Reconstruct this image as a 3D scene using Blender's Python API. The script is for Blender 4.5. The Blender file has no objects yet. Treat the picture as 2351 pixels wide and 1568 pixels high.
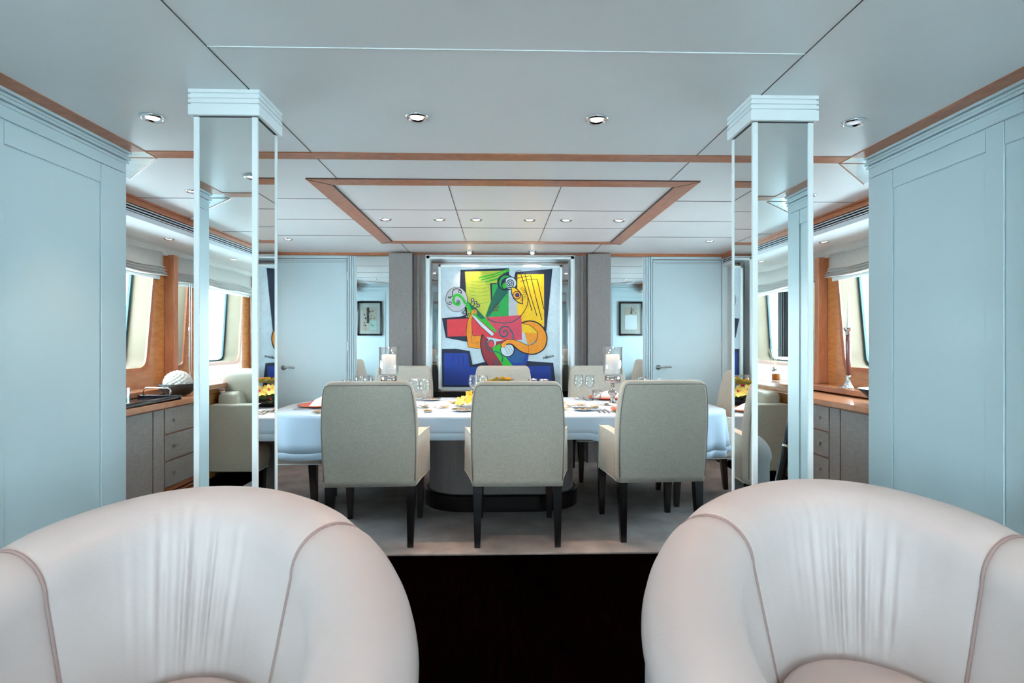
import bpy, bmesh, math, random
from mathutils import Vector, Matrix, geometry
random.seed(7)
PI = math.pi
SC = bpy.context.scene
COL = SC.collection

# ------------------------------------------------------------------ camera
cam_d = bpy.data.cameras.new('camera'); cam = bpy.data.objects.new('camera', cam_d); COL.objects.link(cam)
cam_d.sensor_fit = 'HORIZONTAL'; cam_d.sensor_width = 36.0; cam_d.lens = 36.0 * 1300.0 / 2351.0
cam_d.clip_start = 0.02
cam.location = (-0.03, 0.0, 1.2)
cam.rotation_euler = (PI / 2, 0, -math.atan(33.0 / 1300.0))
SC.camera = cam
cam_d.dof.use_dof = True; cam_d.dof.focus_distance = 3.6; cam_d.dof.aperture_fstop = 7.0

# ------------------------------------------------------------------ light and colour
SC.view_settings.view_transform = 'Standard'; SC.view_settings.look = 'None'
SC.view_settings.gamma = 1.0; SC.view_settings.use_curve_mapping = False
SC.view_settings.exposure = 1.22
w = bpy.data.worlds.new('daylight'); SC.world = w; w.use_nodes = True
nt = w.node_tree; nt.nodes.clear()
wo = nt.nodes.new('ShaderNodeOutputWorld'); wb = nt.nodes.new('ShaderNodeBackground')
tc = nt.nodes.new('ShaderNodeTexCoord'); sep = nt.nodes.new('ShaderNodeSeparateXYZ')
cr = nt.nodes.new('ShaderNodeValToRGB')
nt.links.new(tc.outputs['Generated'], sep.inputs[0])
mr = nt.nodes.new('ShaderNodeMapRange'); mr.inputs[1].default_value = -1; mr.inputs[2].default_value = 1
nt.links.new(sep.outputs[2], mr.inputs[0]); nt.links.new(mr.outputs[0], cr.inputs[0])
cr.color_ramp.elements[0].position = 0.40; cr.color_ramp.elements[0].color = (0.45, 0.72, 0.82, 1)
cr.color_ramp.elements[1].position = 0.55; cr.color_ramp.elements[1].color = (0.86, 0.96, 1.0, 1)
nt.links.new(cr.outputs[0], wb.inputs[0]); wb.inputs[1].default_value = 1.6
nt.links.new(wb.outputs[0], wo.inputs[0])

def area(name, loc, rot, sx, sy, power, color):
    d = bpy.data.lights.new(name, 'AREA'); d.shape = 'RECTANGLE'; d.size = sx; d.size_y = sy
    d.energy = power; d.color = color
    o = bpy.data.objects.new(name, d); COL.objects.link(o); o.location = loc; o.rotation_euler = rot
    return o
COOL = (0.60, 0.87, 1.0)
# daylight coming in through the side windows and the glazed aft end of the saloon
for sx in (-1, 1):
    area('window_daylight', (sx * 3.32, 4.2, 1.5), (0, sx * PI / 2, 0), 0.95, 1.4, 32, COOL)
    area('window_daylight', (sx * 3.32, 5.27, 1.5), (0, sx * PI / 2, 0), 0.9, 0.3, 7, COOL)
    area('window_daylight', (sx * 3.32, -1.4, 1.5), (0, sx * PI / 2, 0), 0.95, 1.6, 36, COOL)
    area('window_daylight', (sx * 3.32, -3.5, 1.5), (0, sx * PI / 2, 0), 0.95, 1.6, 36, COOL)
area('aft_daylight', (0, -5.1, 1.1), (PI / 2, 0, 0), 3.6, 1.8, 66, (0.66, 0.90, 1.0))

# ------------------------------------------------------------------ materials
def mat(name, col, rough=0.5, metal=0.0, noise=0.0, nscale=30.0, bump=0.0, bscale=200.0, col2=None, stretch=None,
        emis=None, estr=0.0, trans=0.0, coat=0.0, spec=0.5, sheen=0.0, wave=None, alpha=1.0):
    m = bpy.data.materials.new(name); m.use_nodes = True
    t = m.node_tree; b = t.nodes['Principled BSDF']
    b.inputs['Base Color'].default_value = (*col, 1); b.inputs['Roughness'].default_value = rough
    b.inputs['Metallic'].default_value = metal; b.inputs['Specular IOR Level'].default_value = spec
    b.inputs['Transmission Weight'].default_value = trans; b.inputs['Coat Weight'].default_value = coat
    b.inputs['Coat Roughness'].default_value = 0.08
    b.inputs['Sheen Weight'].default_value = sheen
    b.inputs['Alpha'].default_value = alpha
    if emis: b.inputs['Emission Color'].default_value = (*emis, 1); b.inputs['Emission Strength'].default_value = estr
    tc = t.nodes.new('ShaderNodeTexCoord'); mp = t.nodes.new('ShaderNodeMapping')
    t.links.new(tc.outputs['Object'], mp.inputs[0])
    if stretch: mp.inputs['Scale'].default_value = stretch
    if col2 is None and noise > 0: col2 = tuple(c * (1 - noise) for c in col)
    if col2:
        n = t.nodes.new('ShaderNodeTexNoise'); n.inputs['Scale'].default_value = nscale; n.inputs['Detail'].default_value = 6
        t.links.new(mp.outputs[0], n.inputs['Vector'])
        r = t.nodes.new('ShaderNodeValToRGB'); r.color_ramp.elements[0].color = (*col, 1); r.color_ramp.elements[1].color = (*col2, 1)
        r.color_ramp.elements[0].position = 0.35; r.color_ramp.elements[1].position = 0.68
        t.links.new(n.outputs[0], r.inputs[0]); t.links.new(r.outputs[0], b.inputs['Base Color'])
    if bump > 0:
        n2 = t.nodes.new('ShaderNodeTexNoise'); n2.inputs['Scale'].default_value = bscale; n2.inputs['Detail'].default_value = 4
        t.links.new(mp.outputs[0], n2.inputs['Vector'])
        bn = t.nodes.new('ShaderNodeBump'); bn.inputs['Strength'].default_value = bump; bn.inputs['Distance'].default_value = 0.004
        t.links.new(n2.outputs[0], bn.inputs['Height']); t.links.new(bn.outputs[0], b.inputs['Normal'])
    return m

def weave_mat(name, col, col2, scale=260.0, rough=0.85):
    m = bpy.data.materials.new(name); m.use_nodes = True
    t = m.node_tree; b = t.nodes['Principled BSDF']; b.inputs['Roughness'].default_value = rough
    b.inputs['Sheen Weight'].default_value = 0.2
    tc = t.nodes.new('ShaderNodeTexCoord')
    n1 = t.nodes.new('ShaderNodeTexNoise'); n2 = t.nodes.new('ShaderNodeTexNoise')
    for n, s in ((n1, (1, 1, 0.12)), (n2, (0.12, 0.12, 1.2))):
        mp = t.nodes.new('ShaderNodeMapping'); mp.inputs['Scale'].default_value = s
        t.links.new(tc.outputs['Object'], mp.inputs[0]); t.links.new(mp.outputs[0], n.inputs['Vector'])
        n.inputs['Scale'].default_value = scale; n.inputs['Detail'].default_value = 2
    ad = t.nodes.new('ShaderNodeMath'); ad.operation = 'ADD'
    t.links.new(n1.outputs[0], ad.inputs[0]); t.links.new(n2.outputs[0], ad.inputs[1])
    r = t.nodes.new('ShaderNodeValToRGB'); r.color_ramp.elements[0].color = (*col2, 1); r.color_ramp.elements[1].color = (*col, 1)
    mr = t.nodes.new('ShaderNodeMapRange'); mr.inputs[1].default_value = 0.7; mr.inputs[2].default_value = 1.3
    t.links.new(ad.outputs[0], mr.inputs[0]); t.links.new(mr.outputs[0], r.inputs[0])
    t.links.new(r.outputs[0], b.inputs['Base Color'])
    bn = t.nodes.new('ShaderNodeBump'); bn.inputs['Strength'].default_value = 0.25; bn.inputs['Distance'].default_value = 0.002
    t.links.new(ad.outputs[0], bn.inputs['Height']); t.links.new(bn.outputs[0], b.inputs['Normal'])
    return m

M = {}
M['ceiling'] = mat('ceiling_lacquer', (0.80, 0.80, 0.80), 0.38, bump=0.03, bscale=300, noise=0.03, nscale=3)
M['lacquer'] = mat('pale_blue_lacquer', (0.56, 0.69, 0.73), 0.32, noise=0.03, nscale=2)
M['white_lacquer'] = mat('white_lacquer', (0.88, 0.94, 0.95), 0.3)
M['gloss_inlay'] = mat('gloss_inlay', (0.80, 0.88, 0.90), 0.12, noise=0.12, nscale=9)
M['seam'] = mat('seam', (0.06, 0.055, 0.055), 0.7)
M['groove'] = mat('groove', (0.30, 0.38, 0.41), 0.6)
M['cherry'] = mat('cherry_wood', (0.52, 0.19, 0.085), 0.35, col2=(0.40, 0.13, 0.055), nscale=7, stretch=(3, 3, 14))
M['maple'] = mat('honey_wood', (0.70, 0.29, 0.09), 0.25, col2=(0.56, 0.20, 0.055), nscale=5, stretch=(2, 2, 9), coat=0.7)
M['pale_jamb'] = mat('pale_jamb', (0.21, 0.165, 0.12), 0.85, spec=0.05, noise=0.05, nscale=4)
M['pilaster'] = mat('pilaster_wood', (0.62, 0.25, 0.12), 0.35, col2=(0.52, 0.19, 0.085), nscale=8, stretch=(6, 6, 1.2))
M['counter'] = mat('counter_wood', (0.52, 0.22, 0.11), 0.25, col2=(0.42, 0.17, 0.08), nscale=8, stretch=(8, 1.2, 1), coat=0.4)
M['dark_floor'] = mat('dark_floor', (0.0004, 0.0003, 0.0003), 0.7, col2=(0.0022, 0.0005, 0.0005), nscale=6, stretch=(10, 1, 1), spec=0.0)
M['rug'] = mat('rug_pile', (0.36, 0.33, 0.32), 0.95, col2=(0.25, 0.23, 0.23), nscale=5, bump=0.9, bscale=110, spec=0.1)
M['taupe'] = weave_mat('taupe_fabric', (0.30, 0.27, 0.265), (0.24, 0.215, 0.21), 180)
M['cab_front'] = weave_mat('cabinet_fabric', (0.30, 0.265, 0.25), (0.22, 0.195, 0.185), 90)
M['linen'] = weave_mat('linen', (0.60, 0.545, 0.46), (0.46, 0.42, 0.355), 300)
M['linen_front'] = weave_mat('linen_front', (0.66, 0.53, 0.44), (0.55, 0.44, 0.36), 300)
M['sofa_linen'] = weave_mat('sofa_linen', (0.74, 0.66, 0.53), (0.62, 0.55, 0.44), 200)
M['pale_welt'] = mat('pale_welt', (0.72, 0.68, 0.60), 0.8)
M['piping'] = mat('piping', (0.24, 0.22, 0.19), 0.8)
M['ebony'] = mat('ebony', (0.006, 0.007, 0.009), 0.24, coat=0.3)
M['mirror'] = mat('mirror_glass', (0.80, 0.84, 0.84), 0.012, 1.0)
M['smoky_mirror'] = mat('smoky_mirror', (0.42, 0.44, 0.45), 0.03, 1.0)
M['chrome'] = mat('chrome', (0.75, 0.78, 0.80), 0.12, 1.0)
M['silver'] = mat('silver', (0.50, 0.46, 0.44), 0.07, 1.0)
M['steel'] = mat('steel', (0.5, 0.52, 0.54), 0.3, 1.0)
M['black'] = mat('black', (0.008, 0.008, 0.010), 0.35)
M['dark_rubber'] = mat('dark_gasket', (0.012, 0.05, 0.06), 0.5)
M['leather'] = mat('cream_leather', (0.50, 0.465, 0.46), 0.42, bump=0.12, bscale=120, noise=0.03, nscale=5)
M['leather_seam'] = mat('leather_seam', (0.30, 0.22, 0.21), 0.6)
M['blind'] = mat('roman_blind', (0.62, 0.60, 0.56), 0.9, noise=0.06, nscale=30)
M['cloth'] = mat('table_linen', (0.42, 0.55, 0.68), 0.8, bump=0.1, bscale=60, sheen=0.2)
M['hem'] = mat('table_linen_hem', (0.50, 0.66, 0.80), 0.8, sheen=0.2)
M['napkin'] = mat('napkin', (0.88, 0.88, 0.90), 0.8)
M['orange'] = mat('orange_charger', (0.62, 0.10, 0.025), 0.25)
M['wax'] = mat('candle_wax', (0.93, 0.86, 0.84), 0.5)
M['candle_white'] = mat('taper_wax', (0.85, 0.90, 0.92), 0.45)
M['glass'] = mat('clear_glass', (0.97, 1.0, 1.0), 0.0, trans=1.0)
M['glass'].node_tree.nodes['Principled BSDF'].inputs['IOR'].default_value = 1.45
def thin_glass(name, tint, lo, hi):
    m = bpy.data.materials.new(name); m.use_nodes = True; t = m.node_tree; t.nodes.clear()
    o = t.nodes.new('ShaderNodeOutputMaterial'); mx = t.nodes.new('ShaderNodeMixShader'); tr = t.nodes.new('ShaderNodeBsdfTransparent'); gl = t.nodes.new('ShaderNodeBsdfGlossy')
    tr.inputs[0].default_value = (*tint, 1); gl.inputs['Roughness'].default_value = .02
    lw = t.nodes.new('ShaderNodeLayerWeight'); lw.inputs[0].default_value = .35; mr = t.nodes.new('ShaderNodeMapRange'); mr.inputs[3].default_value = lo; mr.inputs[4].default_value = hi
    t.links.new(lw.outputs['Facing'], mr.inputs[0]); t.links.new(mr.outputs[0], mx.inputs[0]); t.links.new(tr.outputs[0], mx.inputs[1]); t.links.new(gl.outputs[0], mx.inputs[2]); t.links.new(mx.outputs[0], o.inputs[0])
    return m
M['glass'] = thin_glass('thin_clear_glass', (.95, .985, .99), .04, .8)
M['candle_stem'] = mat('dark_red_stem', (0.16, 0.05, 0.045), 0.2, coat=0.5)
M['pane'] = mat('window_pane', (1, 1, 1), 0.0, trans=1.0)
M['pane'].node_tree.nodes['Principled BSDF'].inputs['IOR'].default_value = 1.0
M['yellow'] = mat('orchid_yellow', (0.78, 0.40, 0.01), 0.5, col2=(0.70, 0.55, 0.05), nscale=20)
M['lime'] = mat('orchid_lime', (0.50, 0.52, 0.08), 0.5, col2=(0.72, 0.60, 0.22), nscale=25)
M['orchid_lip'] = mat('orchid_lip', (0.45, 0.05, 0.06), 0.5)
M['leaf'] = mat('dark_leaf', (0.012, 0.045, 0.014), 0.3)
M['berry'] = mat('berry', (0.30, 0.01, 0.02), 0.25)
M['lampglow'] = mat('lamp_glow', (1, 1, 1), 0.4, emis=(1.0, 0.90, 0.78), estr=22)
M['lampoff'] = mat('lamp_dim', (0.5, 0.5, 0.5), 0.2, emis=(0.8, 0.9, 1.0), estr=0.25)
M['warmglow'] = mat('warm_glow', (1, 1, 1), 0.4, emis=(1.0, 0.55, 0.30), estr=8)
M['softglow'] = mat('soft_glow', (1, 1, 1), 0.4, emis=(1.0, 0.82, 0.62), estr=5)
M['vent_dark'] = mat('vent_dark', (0.004, 0.004, 0.005), 0.8)
M['vent_white'] = mat('vent_white', (0.66, 0.68, 0.72), 0.4)
M['coral'] = mat('coral_ball', (0.80, 0.79, 0.74), 0.7, noise=0.2, nscale=60)
M['basket'] = mat('woven_bowl', (0.012, 0.008, 0.007), 0.5, bump=0.8, bscale=120)
M['tray'] = mat('black_tray', (0.010, 0.011, 0.015), 0.15, coat=0.5)
M['amber'] = mat('amber_oil', (0.45, 0.13, 0.02), 0.1, trans=0.6)
M['reed'] = mat('reed', (0.75, 0.62, 0.42), 0.8)
M['pillow'] = mat('cream_pillow', (0.80, 0.74, 0.62), 0.9, noise=0.04, nscale=5)
M['butterfly'] = mat('butterfly_paper', (0.55, 0.40, 0.22), 0.7, col2=(0.40, 0.28, 0.15), nscale=60)
M['petal'] = mat('petal', (0.60, 0.17, 0.05), 0.7)
M['seed'] = mat('dark_petal', (0.10, 0.05, 0.03), 0.6)
M['mint'] = mat('mint_wash', (0.35, 0.62, 0.52), 0.7, col2=(0.7, 0.75, 0.72), nscale=25)
M['ink'] = mat('ink', (0.01, 0.01, 0.012), 0.6)
M['canvas'] = mat('canvas_white', (0.68, 0.80, 0.87), 0.6, bump=0.1, bscale=150)

# ------------------------------------------------------------------ mesh helpers
class MB:
    def __init__(s): s.v = []; s.f = []; s.mi = []
    def add(s, vs, fs, mi=0):
        o = len(s.v); s.v += [tuple(p) for p in vs]; s.f += [tuple(i + o for i in f) for f in fs]; s.mi += [mi] * len(fs); return s
    def box(s, x0, x1, y0, y1, z0, z1, mi=0):
        x0, x1 = min(x0, x1), max(x0, x1); y0, y1 = min(y0, y1), max(y0, y1); z0, z1 = min(z0, z1), max(z0, z1)
        vs = [(x, y, z) for z in (z0, z1) for y in (y0, y1) for x in (x0, x1)]
        return s.add(vs, [(0, 2, 3, 1), (4, 5, 7, 6), (0, 1, 5, 4), (2, 6, 7, 3), (0, 4, 6, 2), (1, 3, 7, 5)], mi)
    def rings(s, rings, mi=0, cap0=True, cap1=True, closed=True):
        n = len(rings[0]); vs = [p for r in rings for p in r]; fs = []
        for i in range(len(rings) - 1):
            for j in range(n if closed else n - 1):
                k = (j + 1) % n
                fs.append((i * n + j, i * n + k, (i + 1) * n + k, (i + 1) * n + j))
        if cap0: fs.append(tuple(range(n - 1, -1, -1)))
        if cap1: fs.append(tuple((len(rings) - 1) * n + j for j in range(n)))
        return s.add(vs, fs, mi)
    def lathe(s, prof, c=(0, 0, 0), n=24, mi=0, cap=True):
        rs = [[(c[0] + r * math.cos(2 * PI * k / n), c[1] + r * math.sin(2 * PI * k / n), c[2] + z) for k in range(n)] for r, z in prof]
        return s.rings(rs, mi, cap, cap)
    def tube(s, pts, r, n=8, mi=0, closed=False):
        pts = [Vector(p) for p in pts]; rs = []; N = len(pts); up = Vector((0.13, 0.27, 0.95)); u = None
        for i, p in enumerate(pts):
            a = pts[(i - 1) % N] if (closed or i > 0) else p; b = pts[(i + 1) % N] if (closed or i < N - 1) else p
            t = (b - a).normalized()
            u = t.cross(up).normalized() if u is None else (u - t * u.dot(t)).normalized()
            v = t.cross(u); rr = r[i] if isinstance(r, (list, tuple)) else r
            rs.append([tuple(p + u * rr * math.cos(2 * PI * k / n) + v * rr * math.sin(2 * PI * k / n)) for k in range(n)])
        if closed: rs.append(rs[0])
        return s.rings(rs, mi, not closed, not closed)
    def prism(s, poly, z0, z1, mi=0):
        return s.rings([[(x, y, z0) for x, y in poly], [(x, y, z1) for x, y in poly]], mi)
    def sphere(s, c, r, nu=12, nv=8, mi=0, sc=(1, 1, 1)):
        rs = []
        for i in range(nv + 1):
            a = -PI / 2 + PI * i / nv; rr = max(math.cos(a), 0.02) * r
            rs.append([(c[0] + sc[0] * rr * math.cos(2 * PI * k / nu), c[1] + sc[1] * rr * math.sin(2 * PI * k / nu), c[2] + sc[2] * r * math.sin(a)) for k in range(nu)])
        return s.rings(rs, mi)
    def xf(s, mtx):
        s.v = [tuple(mtx @ Vector(p)) for p in s.v]; return s
    def build(s, name, m, parent=None, smooth=False, bevel=0.0, sub=0, loc=None):
        me = bpy.data.meshes.new(name); me.from_pydata(s.v, [], s.f)
        ms = m if isinstance(m, (list, tuple)) else [m]
        for k in ms: me.materials.append(M[k] if isinstance(k, str) else k)
        for p, i in zip(me.polygons, s.mi): p.material_index = i; p.use_smooth = smooth
        bm = bmesh.new(); bm.from_mesh(me); bmesh.ops.remove_doubles(bm, verts=bm.verts, dist=1e-5)
        bmesh.ops.recalc_face_normals(bm, faces=bm.faces); bm.to_mesh(me); bm.free(); me.update()
        o = bpy.data.objects.new(name, me); COL.objects.link(o)
        if parent is not None: o.parent = parent
        if loc: o.location = loc
        if bevel > 0:
            b = o.modifiers.new('bevel', 'BEVEL'); b.width = bevel; b.segments = 3; b.limit_method = 'ANGLE'; b.angle_limit = math.radians(35)
            for p in me.polygons: p.use_smooth = True
            if hasattr(me, 'set_sharp_from_angle'): me.set_sharp_from_angle(angle=math.radians(50))
            wn = o.modifiers.new('wn', 'WEIGHTED_NORMAL')
        if sub:
            b = o.modifiers.new('sub', 'SUBSURF'); b.levels = sub; b.render_levels = sub
        return o

def rrect(hx, hy, r, n=4, cx=0, cy=0):
    r = min(r, hx * .999, hy * .999); out = []
    for qx, qy, a0 in ((1, 1, 0), (-1, 1, PI / 2), (-1, -1, PI), (1, -1, 1.5 * PI)):
        for k in range(n + 1):
            a = a0 + PI / 2 * k / n
            out.append((cx + qx * (hx - r) + r * math.cos(a), cy + qy * (hy - r) + r * math.sin(a)))
    return out
def superell(a, b, n, N, cx=0, cy=0):
    out = []
    for k in range(N):
        t = 2 * PI * k / N; c, s = math.cos(t), math.sin(t)
        out.append((cx + a * math.copysign(abs(c) ** (2 / n), c), cy + b * math.copysign(abs(s) ** (2 / n), s)))
    return out
def empty(name, loc=(0, 0, 0), rz=0.0):
    o = bpy.data.objects.new(name, None); COL.objects.link(o); o.location = loc; o.rotation_euler = (0, 0, rz); o.empty_display_size = 0.1
    return o
def tag(o, label, cat, group=None):
    o['label'] = label; o['category'] = cat
    if group: o['group'] = group
    return o
def thing(name, label, cat, loc=(0, 0, 0), rz=0.0, group=None):
    return tag(empty(name, loc, rz), label, cat, group)
def struct(o): o['kind'] = 'structure'; return o
def copy_tree(o, loc=None, rz=None, label=None, group=None):
    def cp(a, par):
        c = a.copy(); COL.objects.link(c); c.parent = par
        for ch in list(a.children): cp(ch, c)
        return c
    c = cp(o, None)
    if loc is not None: c.location = loc
    if rz is not None: c.rotation_euler = (0, 0, rz)
    if label: c['label'] = label
    if group: c['group'] = group
    return c

# ------------------------------------------------------------------ room shell
FZ = -0.10   # floor level
ZC = 2.15; WX = 1.89; HX = 2.95; SX = 2.41; Y0 = 0.66; Y1 = 2.87; YF = 6.14; YB = -4.8
struct(MB().box(-3.4, 3.4, YB - .1, YF + .4, FZ - .08, FZ).build('floor', 'dark_floor'))
struct(MB().box(-3.4, 3.4, YB - .1, YF + .4, ZC, ZC + .1).build('ceiling', 'ceiling'))
# carpet of the dining area (and of the saloon behind the camera)
tag(MB().box(-2.33, 2.33, 3.44, 6.10, FZ, FZ + 0.014).build('carpet', 'rug', bevel=0.005), 'grey-beige short pile carpet under the dining table and chairs', 'carpet')
tag(MB().box(-2.30, 2.30, -4.4, -0.35, FZ, FZ + 0.014).build('carpet', 'rug', bevel=0.005), 'beige carpet in the saloon, seen only in the mirrored columns', 'carpet')

# flat inlaid wood bands and seams on the ceiling
def trim(n, mb, m='cherry', bevel=0.0): return struct(mb.build('trim_%d' % n, m, bevel=bevel))
def flat(mb, poly, z=ZC, t=0.004, mi=0): return mb.prism(poly, z - t, z, mi)
b = MB(); flat(b, [(-1.785, 2.865), (1.785, 2.865), (1.785, 2.965), (-1.785, 2.965)]); trim(1, b)
b = MB(); flat(b, [(-1.785, .59), (1.785, .59), (1.785, .69), (-1.785, .69)]); trim(2, b)
for i, sx in enumerate((-1, 1)):
    b = MB(); flat(b, [(sx * 1.785, .66), (sx * 1.895, .66), (sx * 1.895, 2.87), (sx * 1.785, 2.87)]); trim(3 + i, b)
    # glossy mitred inlay where the side wall ends
    for (ya, yb, yd) in ((2.87, 2.965, 3.35), (.66, .565, .18)):
        b = MB()
        flat(b, [(sx * 1.785, ya), (sx * 2.41, ya), (sx * 2.41, yb), (sx * 1.785, yb)], t=.003)
        flat(b, [(sx * 1.785, yb), (sx * 2.17, yb), (sx * 2.17, yd)], t=.003)
        struct(b.build('trim_%d' % (5 + i + (2 if ya < 1 else 0)), 'gloss_inlay'))
        b = MB()
        b.tube([(sx * 1.785, ya, ZC - .004), (sx * 1.785, yb, ZC - .004), (sx * 2.17, yd, ZC - .004)], .003, 6)
        b.tube([(sx * 1.785, yb, ZC - .004), (sx * 2.17, yb, ZC - .004)], .002, 6)
        struct(b.build('trim_%d' % (9 + i + (2 if ya < 1 else 0)), 'counter'))
# dining coffer frame
cx0, cx1, cy0, cy1, cw = -1.147, 1.170, 3.325, 5.49, 0.118
b = MB(); o_ = [(cx0, cy0), (cx1, cy0), (cx1, cy1), (cx0, cy1)]; i_ = [(cx0 + cw, cy0 + cw), (cx1 - cw, cy0 + cw), (cx1 - cw, cy1 - cw), (cx0 + cw, cy1 - cw)]
for k in range(4):
    j = (k + 1) % 4; flat(b, [o_[k], o_[j], i_[j], i_[k]], t=.006)
trim(13, b)
b = MB()
for k in range(4):
    j = (k + 1) % 4; p, q = i_[k], i_[j]
    b.tube([(*o_[k], ZC - .006), (*i_[k], ZC - .006)], .0022, 4)
b.box(cx0, cx1, cy0 - .008, cy0, ZC - .003, ZC); b.box(cx0 + cw, cx0 + cw + .008, cy0 + cw, cy1 - cw, ZC - .008, ZC); b.box(cx1 - cw - .008, cx1 - cw, cy0 + cw, cy1 - cw, ZC - .008, ZC)
struct(b.build('trim_14', 'seam'))
# hairline seams
b = MB()
def seam(x0, y0, x1, y1, wd=.0026):
    d = Vector((x1 - x0, y1 - y0)).normalized(); n = Vector((-d.y, d.x)) * wd / 2
    flat(b, [(x0 + n.x, y0 + n.y), (x1 + n.x, y1 + n.y), (x1 - n.x, y1 - n.y), (x0 - n.x, y0 - n.y)], t=.0022)
for x in (-.965, .985):
    seam(x, YB, x, .59); seam(x, .69, x, 2.865); seam(x, 2.965, x, cy0); seam(x, cy1, x, YF, .004)
for x in (-.33, .36): seam(x, cy0 + cw, x, cy1 - cw, .004)
for y in (4.10, 4.735): seam(cx0 + cw, y, cx1 - cw, y, .003)
for y in (3.80, 4.44, 5.11):
    seam(-SX, y, cx0, y, .0035); seam(cx1, y, SX, y, .0035)
for y in (-.6, -1.6, -2.6): seam(-SX, y, SX, y, .004)
struct(b.build('trim_15', 'seam'))
b = MB(); seam(-.965, 1.845, .985, 1.845, .0028); struct(b.build('trim_17', 'white_lacquer'))
# saloon ceiling coffer behind the camera
b = MB()
for (x0, x1, y0, y1) in ((-1.75, 1.75, -.02, .03), (-1.75, 1.75, -3.6, -3.55), (-1.75, -1.70, -3.55, -.02), (1.70, 1.75, -3.55, -.02)):
    b.box(x0, x1, y0, y1, ZC - .02, ZC)
struct(b.build('trim_16', 'white_lacquer'))

# side wall blocks between saloon and dining area
for i, sx in enumerate((-1, 1)):
    b = MB().box(sx * (WX + .004), sx * 3.3, Y0, Y1, FZ, ZC)
    wl = struct(b.build('wall_%s' % ('left', 'right')[i], 'lacquer'))
    b = MB()
    def pan(ya, yb, za, zb, t=.010):
        # raised panel field with a small chamfer
        c = .004
        r0 = [(sx * (WX + .004), ya, za), (sx * (WX + .004), yb, za), (sx * (WX + .004), yb, zb), (sx * (WX + .004), ya, zb)]
        r1 = [(sx * (WX + .004 - t), ya, za), (sx * (WX + .004 - t), yb, za), (sx * (WX + .004 - t), yb, zb), (sx * (WX + .004 - t), ya, zb)]
        b.rings([r0, r1])
    ys = [.66, .80, 1.485, 1.57, 2.095, 2.175, 2.70, 2.875]
    for k in (0, 2, 4, 6): pan(ys[k], ys[k + 1], FZ, 2.035)            # stiles
    for k in (1, 3, 5):
        pan(ys[k] + .003, ys[k + 1] - .003, 1.945, 2.032, .0085)        # short top panels
        pan(ys[k] + .003, ys[k + 1] - .003, .0, 1.940, .0045)          # tall panels
    pan(.66, 2.875, 2.038, 2.09, .010); pan(.80, 2.70, FZ, -.005, .012)
    for z0, z1, t in ((2.085, 2.098, .018), (2.102, 2.115, .026), (2.119, 2.132, .020), (2.135, 2.15, .03)):
        b.box(sx * (WX + .004 - t), sx * (WX + .02), .655, 2.885, z0, z1)
    pn = b.build('panelling', 'lacquer', wl, bevel=.0015)
    # end face towards the dining area: plain panelling
    b = MB(); b.box(sx * 1.96, sx * 2.80, Y1, Y1 + .008, .12, 1.93); b.box(sx * 1.96, sx * 2.80, Y1, Y1 + .008, 1.94, 2.03)
    for z0, z1, t in ((2.085, 2.098, .012), (2.119, 2.132, .014), (2.135, 2.15, .02)): b.box(sx * WX, sx * HX, Y1, Y1 + t, z0, z1)
    b.build('end_panelling', 'lacquer', wl, bevel=.0015)

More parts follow.
